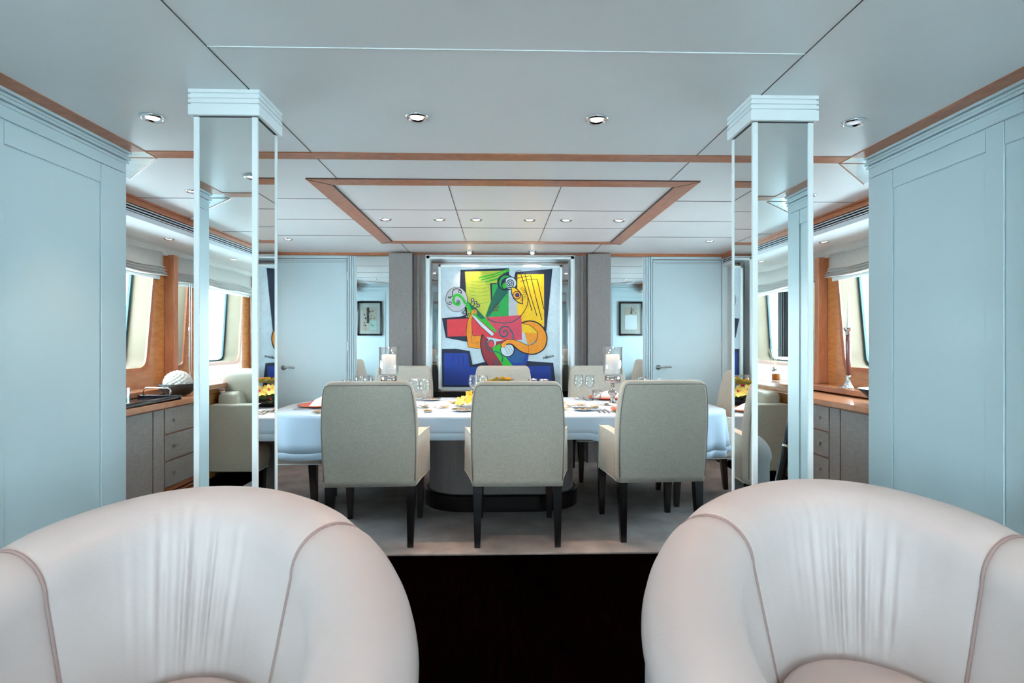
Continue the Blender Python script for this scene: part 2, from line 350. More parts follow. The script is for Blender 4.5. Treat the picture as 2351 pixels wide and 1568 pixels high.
# ------------------------------------------------------------------ hull sides with windows
def opening(yb0, yt0, yb1, yt1, zb=.985, zt=1.93, r=.09):
    # outline in (y, z), counter clockwise, rounded lower corners
    out = []
    def corner(p, q, s):
        P, Q, S = Vector(p), Vector(q), Vector(s)
        a = Q + (P - Q).normalized() * r; c = Q + (S - Q).normalized() * r
        for k in range(7):
            t = k / 6; out.append(tuple((1 - t) ** 2 * a + 2 * t * (1 - t) * Q + t * t * c))
    A, B_, C_, D = (yb0, zb), (yb1, zb), (yt1, zt), (yt0, zt)
    corner(D, A, B_); corner(A, B_, C_); corner(B_, C_, D); corner(C_, D, A)
    return out
def hull(side, ops, ya, yb, wname, n0):
    sx = -1 if side == 'left' else 1
    outer = [(ya, FZ), (yb, FZ), (yb, ZC), (ya, ZC)]
    loops = [outer] + ops
    polys = [[Vector((p[0], p[1], 0)) for p in l] for l in loops]
    tris = geometry.tessellate_polygon(polys)
    flatp = [p for l in loops for p in l]
    b = MB()
    for x in (sx * HX, sx * (HX + .17)):
        b.add([(x, p[0], p[1]) for p in flatp], [tuple(t) for t in tris])
    wall = struct(b.build(wname, 'maple'))
    for k, op in enumerate(ops):
        wn = struct(empty('window_%d' % (n0 + k)))
        m = MB()  # deep pale jamb
        cx = sum(p[0] for p in op) / len(op); cz = sum(p[1] for p in op) / len(op)
        m.rings([[(sx * (HX - .002), p[0], p[1]) for p in op], [(sx * (HX + .17), p[0], p[1]) for p in op]], 0, False, False)
        m.build('jamb', 'pale_jamb', wn, smooth=True)
        m = MB()  # wood architrave round the opening
        def sc(p, d):
            v = Vector((p[0] - cx, p[1] - cz)); return (p[0] + math.copysign(d, v.x) if abs(v.x) > .05 else p[0], p[1] + math.copysign(d, v.y) * (1 if abs(v.y) > .3 else 0))
        o2 = [sc(p, .035) for p in op]
        m.rings([[(sx * (HX - .001), p[0], p[1]) for p in op], [(sx * (HX - .018), p[0], p[1]) for p in op], [(sx * (HX - .018), p[0], p[1]) for p in o2], [(sx * (HX - .001), p[0], p[1]) for p in o2]], 0, False, False)
        m.build('architrave', 'cherry', wn)
        m = MB()
        i1 = [(p[0] + (cx - p[0]) * .0, p[1]) for p in op]
        def shr(p, d):
            v = Vector((cx - p[0], cz - p[1])); L_ = v.length; return (p[0] + v.x / L_ * d, p[1] + v.y / L_ * d)
        g1 = [shr(p, .028) for p in op]
        m.rings([[(sx * (HX + .15), p[0], p[1]) for p in op], [(sx * (HX + .15), p[0], p[1]) for p in g1], [(sx * (HX + .17), p[0], p[1]) for p in g1]], 0, False, False)
        m.build('gasket', 'dark_rubber', wn)
        m = MB(); m.rings([[(sx * (HX + .158), p[0], p[1]) for p in op], [(sx * (HX + .164), p[0], p[1]) for p in op]])
        m.build('pane', 'pane', wn)
    return wall
hull('left', [opening(3.30, 3.18, 4.745, 4.875), opening(5.17, 5.12, 5.30, 5.41, r=.05)], Y1, YF + .1, 'wall_port', 1)
hull('right', [opening(3.30, 3.18, 4.745, 4.875), opening(5.17, 5.12, 5.30, 5.41, r=.05)], Y1, YF + .1, 'wall_starboard', 3)
hull('left', [opening(-2.08, -2.20, -.62, -.50), opening(-4.25, -4.35, -2.75, -2.65)], YB, Y0, 'wall_port_aft', 5)
hull('right', [opening(-2.08, -2.20, -.62, -.50), opening(-4.25, -4.35, -2.75, -2.65)], YB, Y0, 'wall_starboard_aft', 7)
# soffits with wood cornice and air grille
for i, sx in enumerate((-1, 1)):
    for (ya, yb, tagn) in ((Y1, YF, 0), (YB, Y0, 1)):
        sf = struct(MB().box(sx * (SX + .012), sx * (HX + .05), ya, yb, 2.015, ZC).build('trim_%d' % (20 + i * 2 + tagn), 'ceiling', bevel=.004))
        b = MB().box(sx * SX, sx * (SX + .02), ya, yb, 2.100, ZC); b.box(sx * (SX - .012), sx * SX, ya, yb, 2.138, ZC); b.box(sx * (SX - .006), sx * SX, ya, yb, 2.098, 2.108)
        struct(b.build('trim_%d' % (24 + i * 2 + tagn), 'cherry', bevel=.002))
        b = MB().box(sx * (SX + .002), sx * (SX + .014), ya, yb, 2.012, 2.046)
        struct(b.build('trim_%d' % (28 + i * 2 + tagn), 'vent_white', bevel=.002))
        side = ('left', 'right')[i]
        g = thing('air_vent', 'long slotted air vent under the wood cornice, %s side of the %s' % (side, ('dining area', 'mirrored saloon')[tagn]), 'vent', (sx * (SX + .01), (ya + yb) / 2, 2.046))
        L_ = (yb - ya) / 2
        MB().box(0, sx * .004, -L_, L_, 0, .054).build('backing', 'vent_dark', g)
        for z in (.002, .020, .038):
            MB().box(-sx * .008, 0, -L_, L_, z + .003, z + .0095).build('slat', 'vent_white', g)
        # curved pelmet where the soffit meets the wall
        b = MB(); pr = [(HX + .01, 2.02), (HX - .13, 2.02)] + [(HX - .13 + .10 * math.sin(t * PI / 8), 2.02 - .07 * (1 - math.cos(t * PI / 8))) for t in range(1, 5)] + [(HX + .01, 1.95)]
        b.rings([[(sx * p[0], y, p[1]) for p in pr] for y in (ya, yb)])
        struct(b.build('trim_%d' % (32 + i * 2 + tagn), 'blind'))
# pilasters between windows
pn = 40
for sx in (-1, 1):
    for (y0, y1) in ((5.035, 5.10), (-2.50, -2.38), (-.42, -.34)):
        b = MB().box(sx * (HX - .088), sx * HX, y0, y1, .82, 1.96)
        struct(b.build('trim_%d' % pn, 'pilaster', bevel=.006)); pn += 1

# ------------------------------------------------------------------ far wall
def fbox(b, x0, x1, y, t, z0, z1, mi=0): return b.box(x0, x1, y - t, y, z0, z1, mi)
fw = struct(MB().box(-3.3, 3.3, YF, YF + .1, FZ, ZC).build('wall_far', 'lacquer'))
b = MB(); b.box(-SX, SX, YF - .05, YF, 2.122, ZC); struct(b.build('trim_60', 'cherry'))
for i, sx in enumerate((-1, 1)):
    side = ('left', 'right')[i]
    x0, x1 = sx * 1.645, sx * 2.40
    if sx > 0: x0, x1 = 1.655, 2.410
    d = struct(empty('door_%d' % (i + 1), ((x0 + x1) / 2, YF, 0)))
    hw = abs(x1 - x0) / 2
    MB().box(-hw, hw, -.030, 0, FZ + .02, 2.085).build('leaf', 'lacquer', d, bevel=.002)
    g = MB(); g.box(-hw, hw, -.0315, -.0300, 2.060, 2.063); g.box(-hw + .03, hw - .03, -.0315, -.030, 2.045, 2.047)
    g.box(-hw - .004, -hw, -.032, 0, FZ + .02, 2.09); g.box(hw, hw + .004, -.032, 0, FZ + .02, 2.09); g.box(-hw, hw, -.032, 0, 2.085, 2.09)
    g.build('shadow_gap', 'seam', d)
    h = MB(); hx = -hw + .085 if sx < 0 else -hw + .06
    h.xf(Matrix.Identity(4))
    ro = [[(hx + r * math.cos(2 * PI * k / 20), y, .92 + r * math.sin(2 * PI * k / 20)) for k in range(20)] for r, y in ((.027, -.030), (.027, -.038), (.012, -.040), (.011, -.075))]
    h.rings(ro)
    h.tube([(hx, -.07, .92), (hx + .03, -.078, .925), (hx + .08, -.078, .931), (hx + .13, -.076, .922)], [.011, .010, .010, .009], 10)
    h.build('door_handle', 'steel', d, smooth=True)
    for z in (.35, 1.15, 1.90):
        MB().box(hw - .004, hw + .010, -.040, -.028, z - .045, z + .045).build('hinge', 'steel', d)
    # fluted frame beside the door
    b = MB(); a0, a1 = (1.556, 1.652) if sx > 0 else (1.548, 1.640)
    n = 4; wd = (a1 - a0) / n
    for k in range(n): b.box(sx * (a0 + k * wd + .004), sx * (a0 + (k + 1) * wd - .004), YF - .05 + .006 * (n - k), YF, FZ, 2.12)
    b.box(sx * a0, sx * a1, YF - .02, YF, FZ, 2.12)
    o2 = 2.412 if sx > 0 else 2.404
    b.box(sx * o2, sx * (o2 + .06), YF - .045, YF, FZ, 2.12)
    b.box(sx * a1, sx * o2, YF - .04, YF, 2.09, 2.12)
    struct(b.build('trim_%d' % (61 + i), 'lacquer', bevel=.002))
    # tall wall mirror
    sxm = sx
    m0, m1 = (1.180, 1.556) if sx > 0 else (1.170, 1.548)
    mo = thing('wall_mirror', 'tall narrow wall mirror between the %s door and the grey fabric panels' % side, 'mirror', (sx * (m0 + m1) / 2, YF, 0), group='tall wall mirrors')
    MB().box(-(m1 - m0) / 2 + .004, (m1 - m0) / 2 - .004, -.012, -.004, FZ, 2.12).build('mirror_glass', 'mirror', mo).rotation_euler = (0, 0, sx * math.radians(.7))
    b = MB(); b.box(-(m1 - m0) / 2, -(m1 - m0) / 2 + .005, -.016, 0, FZ, 2.12); b.box((m1 - m0) / 2 - .005, (m1 - m0) / 2, -.016, 0, FZ, 2.12); b.build('edge', 'white_lacquer', mo)
    # taupe fabric panels
    b = MB(); b.box(sx * .926, sx * 1.172, YF - .16, YF, FZ, 2.13)
    struct(b.build('trim_%d' % (63 + i), 'taupe', bevel=.004))
    b = MB()
    for k in range(4): b.box(sx * (.790 + k * .034), sx * (.790 + (k + 1) * .034 + .0), YF - .10 + (.012 if k % 2 else 0), YF, FZ, 2.12)
    struct(b.build('trim_%d' % (65 + i), 'taupe', bevel=.004))
    struct(MB().box(sx * .919, sx * .927, YF - .162, YF - .1, FZ, 2.13).build('trim_%d' % (67 + i), 'seam'))
# mirrored niche behind the painting
nz = 2.112
b = MB()
b.box(-.787, -.748, YF - .13, YF, FZ, nz); b.box(.748, .787, YF - .13, YF, FZ, nz); b.box(-.787, .787, YF - .13, YF, nz - .036, nz)
struct(b.build('trim_69', 'white_lacquer', bevel=.003))
struct(MB().box(-.79, .79, YF - .10, YF, nz, 2.125).build('trim_70', 'taupe'))
nm = thing('wall_mirror', 'broad smoky mirror panel in the white niche behind the painting', 'mirror', (0, YF, 0))
MB().box(-.747, .747, -.012, 0, .66, nz - .037).build('mirror_glass', 'smoky_mirror', nm)
MB().box(-.747, .747, -.020, 0, FZ, .66).build('dark_base', 'ebony', nm)

# ------------------------------------------------------------------ aft wall behind the camera, glazed
b = MB(); b.box(-3.3, -1.9, YB - .1, YB, FZ, ZC); b.box(1.9, 3.3, YB - .1, YB, FZ, ZC); b.box(-1.9, 1.9, YB - .1, YB, 2.02, ZC)
struct(b.build('wall_aft', 'lacquer'))
wn = struct(empty('window_9', (0, YB - .05, 0)))
b = MB()
for x in (-1.9, -.65, .58, 1.83): b.box(x, x + .07, -.03, .03, FZ, 2.02)
b.box(-1.9, 1.9, -.03, .03, 1.95, 2.02); b.box(-1.9, 1.9, -.03, .03, FZ, .08); b.build('frame', 'white_lacquer', wn)
MB().box(-1.9, 1.9, -.004, .004, .08, 1.95).build('pane', 'pane', wn)

# ------------------------------------------------------------------ mirrored columns
def column(sx, side):
    c = thing('mirrored_column', 'square mirror-clad column with stepped white capital on the %s' % side, 'column', (sx * 1.06 + (.018 if sx > 0 else 0), 2.27, 0), group='mirrored columns')
    h = .119; hd = .10; zt = 2.052
    b = MB().box(-h + .012, h - .012, -hd + .012, hd - .012, FZ, zt); b.build('core', 'white_lacquer', c)
    for (x0, x1, y0, y1) in ((-h + .020, h - .020, -hd + .004, -hd + .012), (-h + .020, h - .020, hd - .012, hd - .004)):
        MB().box(x0, x1, y0, y1, FZ, zt).build('mirror_panel', 'mirror', c)
    for s in (-1, 1):
        MB().box(s * (h - .004), s * (h - .012), -hd + .012, hd - .008, FZ, zt).build('mirror_panel', 'mirror', c)
    for s in (-1, 1):
        for t in (-1, 1):
            MB().box(s * (h - .020), s * h, t * (hd - .013), t * hd, FZ, zt + .01).build('corner_strip', 'white_lacquer', c, bevel=.0012)
    b = MB()
    for z0, z1, g in ((2.053, 2.092, .014), (2.092, 2.098, .008), (2.098, 2.111, .014), (2.111, 2.117, .008), (2.117, 2.130, .014), (2.130, 2.1365, .008), (2.1365, 2.150, .014)):
        b.box(-h - g, h + g, -hd - g, hd + g, z0, z1)
    b.build('capital', 'white_lacquer', c, bevel=.0015)
    MB().box(-h, h, -hd, hd, 2.050, 2.053).build('shadow_line', 'seam', c)
column(-1, 'left'); column(1, 'right')

# ------------------------------------------------------------------ ceiling lamps
def downlight(x, y, z, label, power, glow='lampglow', r=.050, group='ceiling downlights', warm=(1.0, .66, .46), cone=95):
    t = thing('downlight', label, 'light', (x, y, z), 0, group)
    n = 28
    MB().lathe([(r, 0), (r, -.004), (r * .86, -.010), (r * .74, -.009), (r * .56, -.001), (r * .54, 0)], n=n).build('ring', 'chrome', t, smooth=True)
    MB().lathe([(r * .52, 0), (r * .52, -.004), (r * .30, -.0055)], n=n).build('lens', glow, t, smooth=True)
    if power > 0:
        d = bpy.data.lights.new('lamp_light', 'SPOT'); d.energy = power; d.color = warm; d.spot_size = math.radians(cone); d.spot_blend = .7; d.shadow_soft_size = .03
        o = bpy.data.objects.new('lamp_light', d); COL.objects.link(o); o.parent = t; o.location = (0, 0, -.02)
    return t
for x, y, p, lab in ((-1.491, 2.436, 5, 'lit downlight between the left wall and left column'), (-.371, 2.403, 17, 'lit round chrome downlight left of centre between the columns'),
                     (.393, 2.407, 17, 'lit round chrome downlight right of centre between the columns'), (1.51, 2.412, 0, 'unlit round chrome downlight between the right column and right wall')):
    downlight(x, y, ZC, lab, p * 1.3, 'lampglow' if p else 'lampoff', cone=78)
nm_ = ('leftmost', 'second from the left', 'third from the left', 'fourth from the left', 'fifth from the left', 'rightmost')
for k, x in enumerate((-.90, -.481, -.197, .218, .504, .921)):
    downlight(x, 4.41, ZC, 'downlight over the table, %s of six in the wood-framed ceiling panel' % nm_[k], 19)
for x, y, lab in ((-1.955, 3.62, 'chrome downlight partly behind the left column above the left sideboard'), (1.99, 3.62, 'chrome downlight hidden mostly by the right column above the right sideboard'),
                  (-1.97, 5.3, 'chrome downlight near the left door, seen in the mirrors'), (1.97, 5.3, 'chrome downlight near the right door, seen in the mirrors')):
    downlight(x, y, ZC, lab, 6, r=.042)
for x, lab in ((-1.44, 'left'), (1.44, 'right')):
    downlight(x, 1.05, ZC, 'lit downlight reflected in the front face of the %s column' % lab, 10)
    downlight(x * .26, 1.35, ZC, 'unseen downlight added to warm the foreground armchairs, out of frame towards the %s' % lab, 8, warm=(1.0, .50, .30), cone=100)  # unseen pair, added for a warm glow on the armchairs
for sx, side in ((-1, 'left'), (1, 'right')):
    for y, q in ((4.55, 'nearer'), (5.55, 'farther')):
        downlight(sx * 2.63, y, 2.015, '%s small downlight in the low soffit above the %s windows' % (q, side), 3, r=.04)
    downlight(sx * 2.63, 3.9, 2.015, 'nearest small downlight in the low soffit beside the %s wall end' % side, 3, r=.04)
    downlight(sx * 2.63, -1.3, 2.015, 'small downlight in the saloon soffit on the %s, seen in the column mirror' % side, 3, r=.04)
# adjustable picture spots
for x, lab, glow in ((-.324, 'left swivel picture spotlight glowing warm orange above the painting', 'warmglow'), (.333, 'right swivel picture spotlight above the painting', 'softglow')):
    t = thing('picture_spotlight', lab, 'light', (x, 5.93, ZC), 0, 'picture spotlights')
    MB().lathe([(.045, 0), (.045, -.006), (.036, -.010), (.03, -.002)], n=24).build('ring', 'chrome', t, smooth=True)
    b = MB().lathe([(.030, .02), (.032, -.012), (.026, -.032)], n=20); b.xf(Matrix.Rotation(math.radians(-28), 4, 'X')); b.build('swivel_head', 'steel', t, smooth=True)
    b = MB().lathe([(.022, -.031), (.018, -.034)], n=20); b.xf(Matrix.Rotation(math.radians(-28), 4, 'X')); b.build('lens', glow, t)
    d = bpy.data.lights.new('lamp_light', 'SPOT'); d.energy = 7; d.color = (1, .62, .42) if x < 0 else (1, .8, .65); d.spot_size = math.radians(80); d.spot_blend = .8; d.shadow_soft_size = .02
    o = bpy.data.objects.new('lamp_light', d); COL.objects.link(o); o.parent = t; o.location = (0, -.02, -.05); o.rotation_euler = (math.radians(8), 0, 0)
# dome sensor on the cornice
t = thing('ceiling_sensor', 'small translucent dome sensor on the ceiling by the left wood cornice', 'sensor', (-2.34, 4.42, ZC))
MB().lathe([(.05, 0), (.05, -.012), (.044, -.016)], n=24).build('base', 'white_lacquer', t, smooth=True)
MB().lathe([(.032, -.016), (.030, -.032), (.018, -.045), (.002, -.049)], n=24).build('dome', 'chrome', t, smooth=True)

# ------------------------------------------------------------------ roman blinds and cords
def blind(sx, y0, y1, zt, zb, label, group):
    t = thing('roman_blind', label, 'blind', (sx * (HX - .012), (y0 + y1) / 2, zb), 0, group)
    L_ = (y1 - y0) / 2; H = zt - zb
    pr = [(0, H), (-.030, H)]
    folds = 4; zf = H * .45
    pr.append((-.032, zf))
    for k in range(folds):
        za = zf * (1 - k / folds); zb_ = zf * (1 - (k + 1) / folds)
        for q in range(1, 6):
            tt = q / 5; pr.append((-.034 - .010 * k - (.042 * math.sin(PI * tt ** 1.4)), za + (zb_ - za) * tt - .014 * math.sin(PI * tt)))
    pr.append((0, 0))
    b = MB(); rs = []
    ys = [-L_ + 2 * L_ * k / 24 for k in range(25)]
    for y in ys:
        e = 1 - .25 * (abs(y) / L_) ** 8
        rs.append([(-sx * -(p[0] * e) if False else sx * p[0] * e, y, p[1] + .006 * math.sin(y * 9)) for p in pr])
    b.rings(rs); b.build('folded_cloth', 'blind', t, smooth=True)
    MB().box(sx * -.012, sx * -.002, -L_ + .02, L_ - .02, -.028, .012).build('bottom_bar', 'white_lacquer', t)
    return t
for sx, side in ((-1, 'left'), (1, 'right')):
    blind(sx, 3.15, 4.955, 1.965, 1.76, 'raised cream roman blind over the nearer %s dining window' % side, 'roman blinds')
    blind(sx, 5.11, 5.56, 1.965, 1.74, 'raised cream roman blind past the wood pilaster on the %s' % side, 'roman blinds')
    blind(sx, -2.36, -.44, 1.965, 1.74, 'raised cream roman blind of the %s saloon window, reflected in the column' % side, 'roman blinds')
    blind(sx, -4.5, -2.52, 1.965, 1.74, 'raised cream roman blind of the far aft %s saloon window' % side, 'roman blinds')
def cord(sx, y, label):
    pts = []
    for k in range(28):
        a = k / 27
        if a < .48: u = a / .48; pts.append((sx * 2.88, y - .012 - .01 * u, 1.75 - .87 * u))
        elif a < .52: pts.append((sx * 2.88, y, .872))
        else: u = (a - .52) / .48; pts.append((sx * 2.88, y + .02 - .01 * (1 - u), .88 + .87 * u))
    b = MB().tube(pts, .0035, 6); b.tube([(sx * 2.88, y - .02, 1.30), (sx * 2.88, y - .02, 1.33)], .008, 8)
    tag(b.build('blind_cord', 'white_lacquer', smooth=True), label, 'cord')
cord(-1, 5.33, 'looped cream blind cord hanging beside the left column, past the second left window')
cord(1, 5.33, 'looped cream blind cord hanging past the second right window')
cord(-1, -2.29, 'looped cream blind cord of the left saloon window, seen in the mirror')

# ------------------------------------------------------------------ ledges and sideboards
for sx, side in ((-1, 'left'), (1, 'right')):
    s_ = 0.0
    MBx = MB().box(sx * 2.74, sx * 2.955, Y1 + .005, YF - .005, .775, .82)
    tag(MBx.build('window_ledge', 'counter', bevel=.006), 'raised honey wood ledge below the %s dining windows' % side, 'ledge')
    tag(MB().box(sx * 2.395, sx * 2.90, Y1 + .005, 5.6, .725, .765).build('worktop', 'counter', bevel=.004), 'long wooden worktop of the %s sideboard' % side, 'worktop')
    tag(MB().box(sx * 2.66, sx * 2.955, YB + .02, Y0 - .01, .755, .80).build('window_ledge', 'counter', bevel=.006), 'wooden ledge under the %s saloon windows, seen in the mirror' % side, 'ledge')
    fx = 2.42
    def unit(ya, yb, label, kind):
        c = thing('cabinet', label, 'cabinet', (sx * fx, (ya + yb) / 2, 0))
        h = (yb - ya) / 2
        MB().box(sx * .020, sx * .46, -h + .002, h - .002, .10, .722).build('body', 'cherry', c)
        if kind == 'door':
            MB().box(0, sx * .018, -h + .007, h - .007, .112, .712).build('door', 'cab_front', c, bevel=.0015)
        elif kind == 'filler':
            MB().box(0, sx * .018, -h + .006, h - .006, .112, .712).build('filler_panel', 'cab_front', c, bevel=.0015)
        else:
            for z0, z1 in ((.145, .325), (.337, .521), (.533, .712)):
                dr = MB().box(0, sx * .018, -h + .007, h - .007, z0, z1).build('drawer', 'cab_front', c, bevel=.0015)
                for ky in ((-h + .11,) if h < .2 else (-h + .11, h - .11)):
                    k = MB().box(-sx * .020, 0, ky - .010, ky + .010, (z0 + z1) / 2 - .010, (z0 + z1) / 2 + .010)
                    k.build('knob', 'steel', dr, bevel=.002)
        return c
    unit(3.14, 3.99, 'grey-fronted door cabinet in the %s sideboard, nearest the camera' % side, 'door')
    unit(3.99, 4.125, 'narrow grey filler panel unit in the %s sideboard beside the drawers' % side, 'filler')
    unit(4.125, 4.66, 'grey three-drawer cabinet in the %s sideboard' % side, 'drawer')
    unit(4.66, 5.55, 'grey door cabinet at the far end of the %s sideboard' % side, 'door')
    b = MB()
    for z in (-.075, -.050, -.025, .0, .025, .050, .075): b.box(sx * 2.43, sx * 2.46, 3.14, 5.55, z, z + .010)
    b.box(sx * 2.47, sx * 2.88, 3.14, 5.55, FZ, .10, 1)
    tag(b.build('plinth', ['cherry', 'black']), 'slatted wooden plinth grille under the %s sideboard' % side, 'plinth')
    # wooden saloon cabinet under the ledge
    c = thing('cabinet', 'honey wood cabinet under the %s saloon window ledge, seen in the mirror' % side, 'cabinet', (sx * 2.76, -2.0, 0))
    MB().box(0, sx * .18, -2.5, 2.4, FZ, .752).build('body', 'maple', c)
    for k in range(6): MB().box(-sx * .012, 0, -2.45 + k * .8, -2.45 + k * .8 + .76, .06, .70).build('door', 'maple', c, bevel=.003)

# ------------------------------------------------------------------ things on the left sideboard
t = thing('serving_tray', 'glossy black rimmed serving tray on the left sideboard', 'tray', (-2.60, 3.98, .765))
b = MB().box(-.17, .17, -.36, .36, 0, .008)
for (x0, x1, y0, y1) in ((-.18, -.165, -.37, .37), (.165, .18, -.37, .37), (-.18, .18, -.37, -.355), (-.18, .18, .355, .37)): b.box(x0, x1, y0, y1, 0, .032)
b.build('tray_body', 'tray', t, bevel=.004)
b = MB().tube([(-.10, .36, .03), (-.10, .36, .07), (-.08, .36, .085), (.08, .36, .085), (.10, .36, .07), (.10, .36, .03)], .006, 8); b.build('handle', 'chrome', t, smooth=True)
t = thing('glass_tumbler', 'clear straight glass tumbler standing on the black tray', 'glass', (-2.56, 3.90, .773))
MB().lathe([(.034, 0), (.036, .11), (.033, .11), (.031, .012), (.001, .010)], n=24).build('glass', 'glass', t, smooth=True)
t = thing('fruit_bowl', 'dark woven bowl filled with white coral balls on the left sideboard', 'bowl', (-2.60, 4.62, .765))
MB().lathe([(.05, 0), (.085, .012), (.125, .055), (.140, .098), (.132, .098), (.115, .055), (.07, .02)], n=32).build('bowl', 'basket', t, smooth=True)
t = thing('coral_balls', 'heap of knobbly white coral balls in the dark woven bowl', 'ornament', (-2.60, 4.62, .85))
b = MB()
b.sphere((0, 0, .015), .088, 18, 12)
for k in range(120):
    zz = 1 - k / 95.; 
    if zz < -.35: break
    a = k * 2.39996; r = math.sqrt(max(0, 1 - zz * zz)); b.sphere((.093 * r * math.cos(a), .090 * r * math.sin(a), .015 + .088 * zz), .0155, 8, 6)
b.build('coral_heap', 'coral', t, smooth=True)
# ------------------------------------------------------------------ things on the right ledge
t = thing('candlestick', 'tall candlestick with glass foot and dark stem on the right ledge', 'candlestick', (2.80, 4.50, .82))
MB().lathe([(.068, 0), (.070, .010), (.045, .022), (.026, .050), (.016, .085), (.022, .10), (.012, .108)], n=28).build('foot', 'chrome', t, smooth=True)
MB().lathe([(.015, .108), (.019, .20), (.020, .38), (.016, .43)], n=16).build('stem', 'candle_stem', t, smooth=True)
MB().lathe([(.010, .43), (.022, .435), (.016, .45), (.030, .47), (.042, .49), (.040, .494), (.014, .484)], n=24).build('cup', 'chrome', t, smooth=True)
t2 = thing('taper_candle', 'white tapered candle in the tall candlestick on the right ledge', 'candle', (2.80, 4.50, 1.30))
MB().lathe([(.0125, 0), (.012, .12), (.008, .24), (.002, .285)], n=16).build('wax', 'candle_white', t2, smooth=True)
t = thing('decorative_bowl', 'dark blue-grey bowl at the near end of the right sideboard', 'bowl', (2.62, 3.80, .765))
MB().lathe([(.05, 0), (.07, .01), (.13, .07), (.17, .11), (.162, .11), (.12, .07), (.06, .02)], n=32).build('bowl', 'black', t, smooth=True)
tag(t, 'dark flared bowl at the near end of the right worktop', 'bowl')
# reed diffuser in the saloon, seen in the right column
t = thing('reed_diffuser', 'square amber reed diffuser on the ledge, seen in the right column mirror', 'diffuser', (2.76, -1.30, .80))
MB().box(-.045, .045, -.045, .045, 0, .10).build('bottle', 'glass', t, bevel=.004)
MB().box(-.036, .036, -.036, .036, .008, .075).build('oil', 'amber', t)
MB().lathe([(.022, .10), (.024, .13), (.016, .14)], n=16).build('collar', 'steel', t, smooth=True)
for k in range(5):
    a = k * 1.3; MB().tube([(0, 0, .12), (.05 * math.cos(a), .05 * math.sin(a), .33)], .002, 5).build('reed', 'reed', t)

# ------------------------------------------------------------------ dining chairs
def ring3(hx, hy, r, z, cy, cx=0, n=5): return [(x, y, z) for x, y in rrect(hx, hy, r, n, cx, cy)]
def make_chair(label, group, seatm='linen_front', backm='linen'):
    t = thing('dining_chair', label, 'chair', (0, 0, 0), 0, group)      # faces +y, back at -y
    # backrest: slightly flaring, leaning back, softly rounded top corners
    rs = []
    zs = [(.365, .262, -.262, .052), (.40, .266, -.264, .054), (.55, .271, -.275, .054), (.70, .272, -.292, .053), (.80, .268, -.306, .051), (.88, .260, -.319, .049), (.93, .251, -.328, .047), (.95, .244, -.331, .044), (.964, .232, -.333, .037), (.972, .215, -.334, .025)]
    for z, hx, cy, hy in zs: rs.append(ring3(hx, hy, .022, z, cy))
    MB().rings(rs).build('backrest', backm, t, smooth=True)
    # thin piping outlining the outside back
    pts = [(-zs[k][1] + .008, zs[k][2] - zs[k][3] - .0005, zs[k][0]) for k in range(1, 7)]
    pts += [(-.235, -.3755, .947), (-.215, -.3745, .952)]
    full = pts + [(-x, y, z) for x, y, z in reversed(pts)]
    MB().tube(full, .0028, 6).build('piping', 'piping', t, smooth=True)
    # inner back pad
    # seat box and cushion
    MB().rings([ring3(.262, .27, .03, .365, .02), ring3(.265, .275, .03, .44, .02)]).build('seat_base', backm, t, smooth=False, bevel=.008)
    MB().rings([ring3(.225, .225, .04, .44, .05), ring3(.235, .24, .05, .455, .05), ring3(.235, .24, .05, .485, .05), ring3(.215, .22, .05, .50, .05)]).build('seat', seatm, t, smooth=True)
    MB().box(-.264, .264, -.262, .29, .360, .368).build('seat_welt', 'white_lacquer', t, bevel=.003)
    for s in (-1, 1):
        # arm: upholstered slab running forward from the back, flaring outwards, with pale welts
        rs = []; top_o = []; bot_o = []
        for k in range(7):
            u = k / 6; y = -.245 + .205 * u; xo = .266 + .052 * u ** 1.3; th = .066
            zt = .640 + .030 * u; zb = .368 + .030 * u
            rs.append([(s * (xo - th), y, zb), (s * (xo + .002), y, zb), (s * (xo + .006), y, (zb + zt) / 2), (s * xo, y, zt), (s * (xo - th), y, zt)])
            top_o.append((s * (xo - .001), y, zt - .001)); bot_o.append((s * (xo + .001), y, zb + .001))
        a_ = MB().rings(rs).build('arm', backm, t, bevel=.010)
        MB().tube(top_o + [(top_o[-1][0], top_o[-1][1], (top_o[-1][2] + bot_o[-1][2]) / 2), bot_o[-1]] + bot_o[-2::-1], .0028, 6).build('welt', 'pale_welt', a_, smooth=True)
        # rounded side of the seat front below the arm
        MB().rings([[(s * (x0 + .23), y0 + .13, z0) for x0, y0 in rrect(hx_, .150, .05)] for z0, hx_ in ((.372, .040), (.39, .052), (.44, .062), (.50, .055), (.52, .035))]).build('seat_side', backm, t, smooth=True)
    for sxx in (-1, 1):
        for syy, yy, sp in ((-1, -.27, -.03), (1, .235, .012)):
            x = sxx * .232
            b = MB(); b.rings([[(x + a * .027, yy + c * .027, .364) for a, c in ((-1, -1), (1, -1), (1, 1), (-1, 1))], [(x + sxx * .000 + a * .017, yy + sp + c * .017, 0.014) for a, c in ((-1, -1), (1, -1), (1, 1), (-1, 1))]])
            b.build('leg', 'ebony', t, bevel=.002)
    return t
ch = make_chair('cream linen dining armchair, left one of the three with backs to the camera', 'dining chairs around the table')
ch.location = (-.837, 3.878, FZ); ch.scale = (1.083, 1.083, 1.083); ch.rotation_euler = (0, 0, math.radians(2))
G = 'dining chairs around the table'
copy_tree(ch, (.095, 3.868, FZ), 0, 'cream linen dining armchair, middle one of the three with backs to the camera', G)
copy_tree(ch, (1.010, 3.954, FZ), math.radians(3), 'cream linen dining armchair, right one of the three with backs to the camera', G)
copy_tree(ch, (-.978, 5.417, FZ), PI, 'dining armchair across the table beneath the left wall mirror', G)
copy_tree(ch, (.024, 5.417, FZ), PI, 'dining armchair across the table in front of the painting', G)
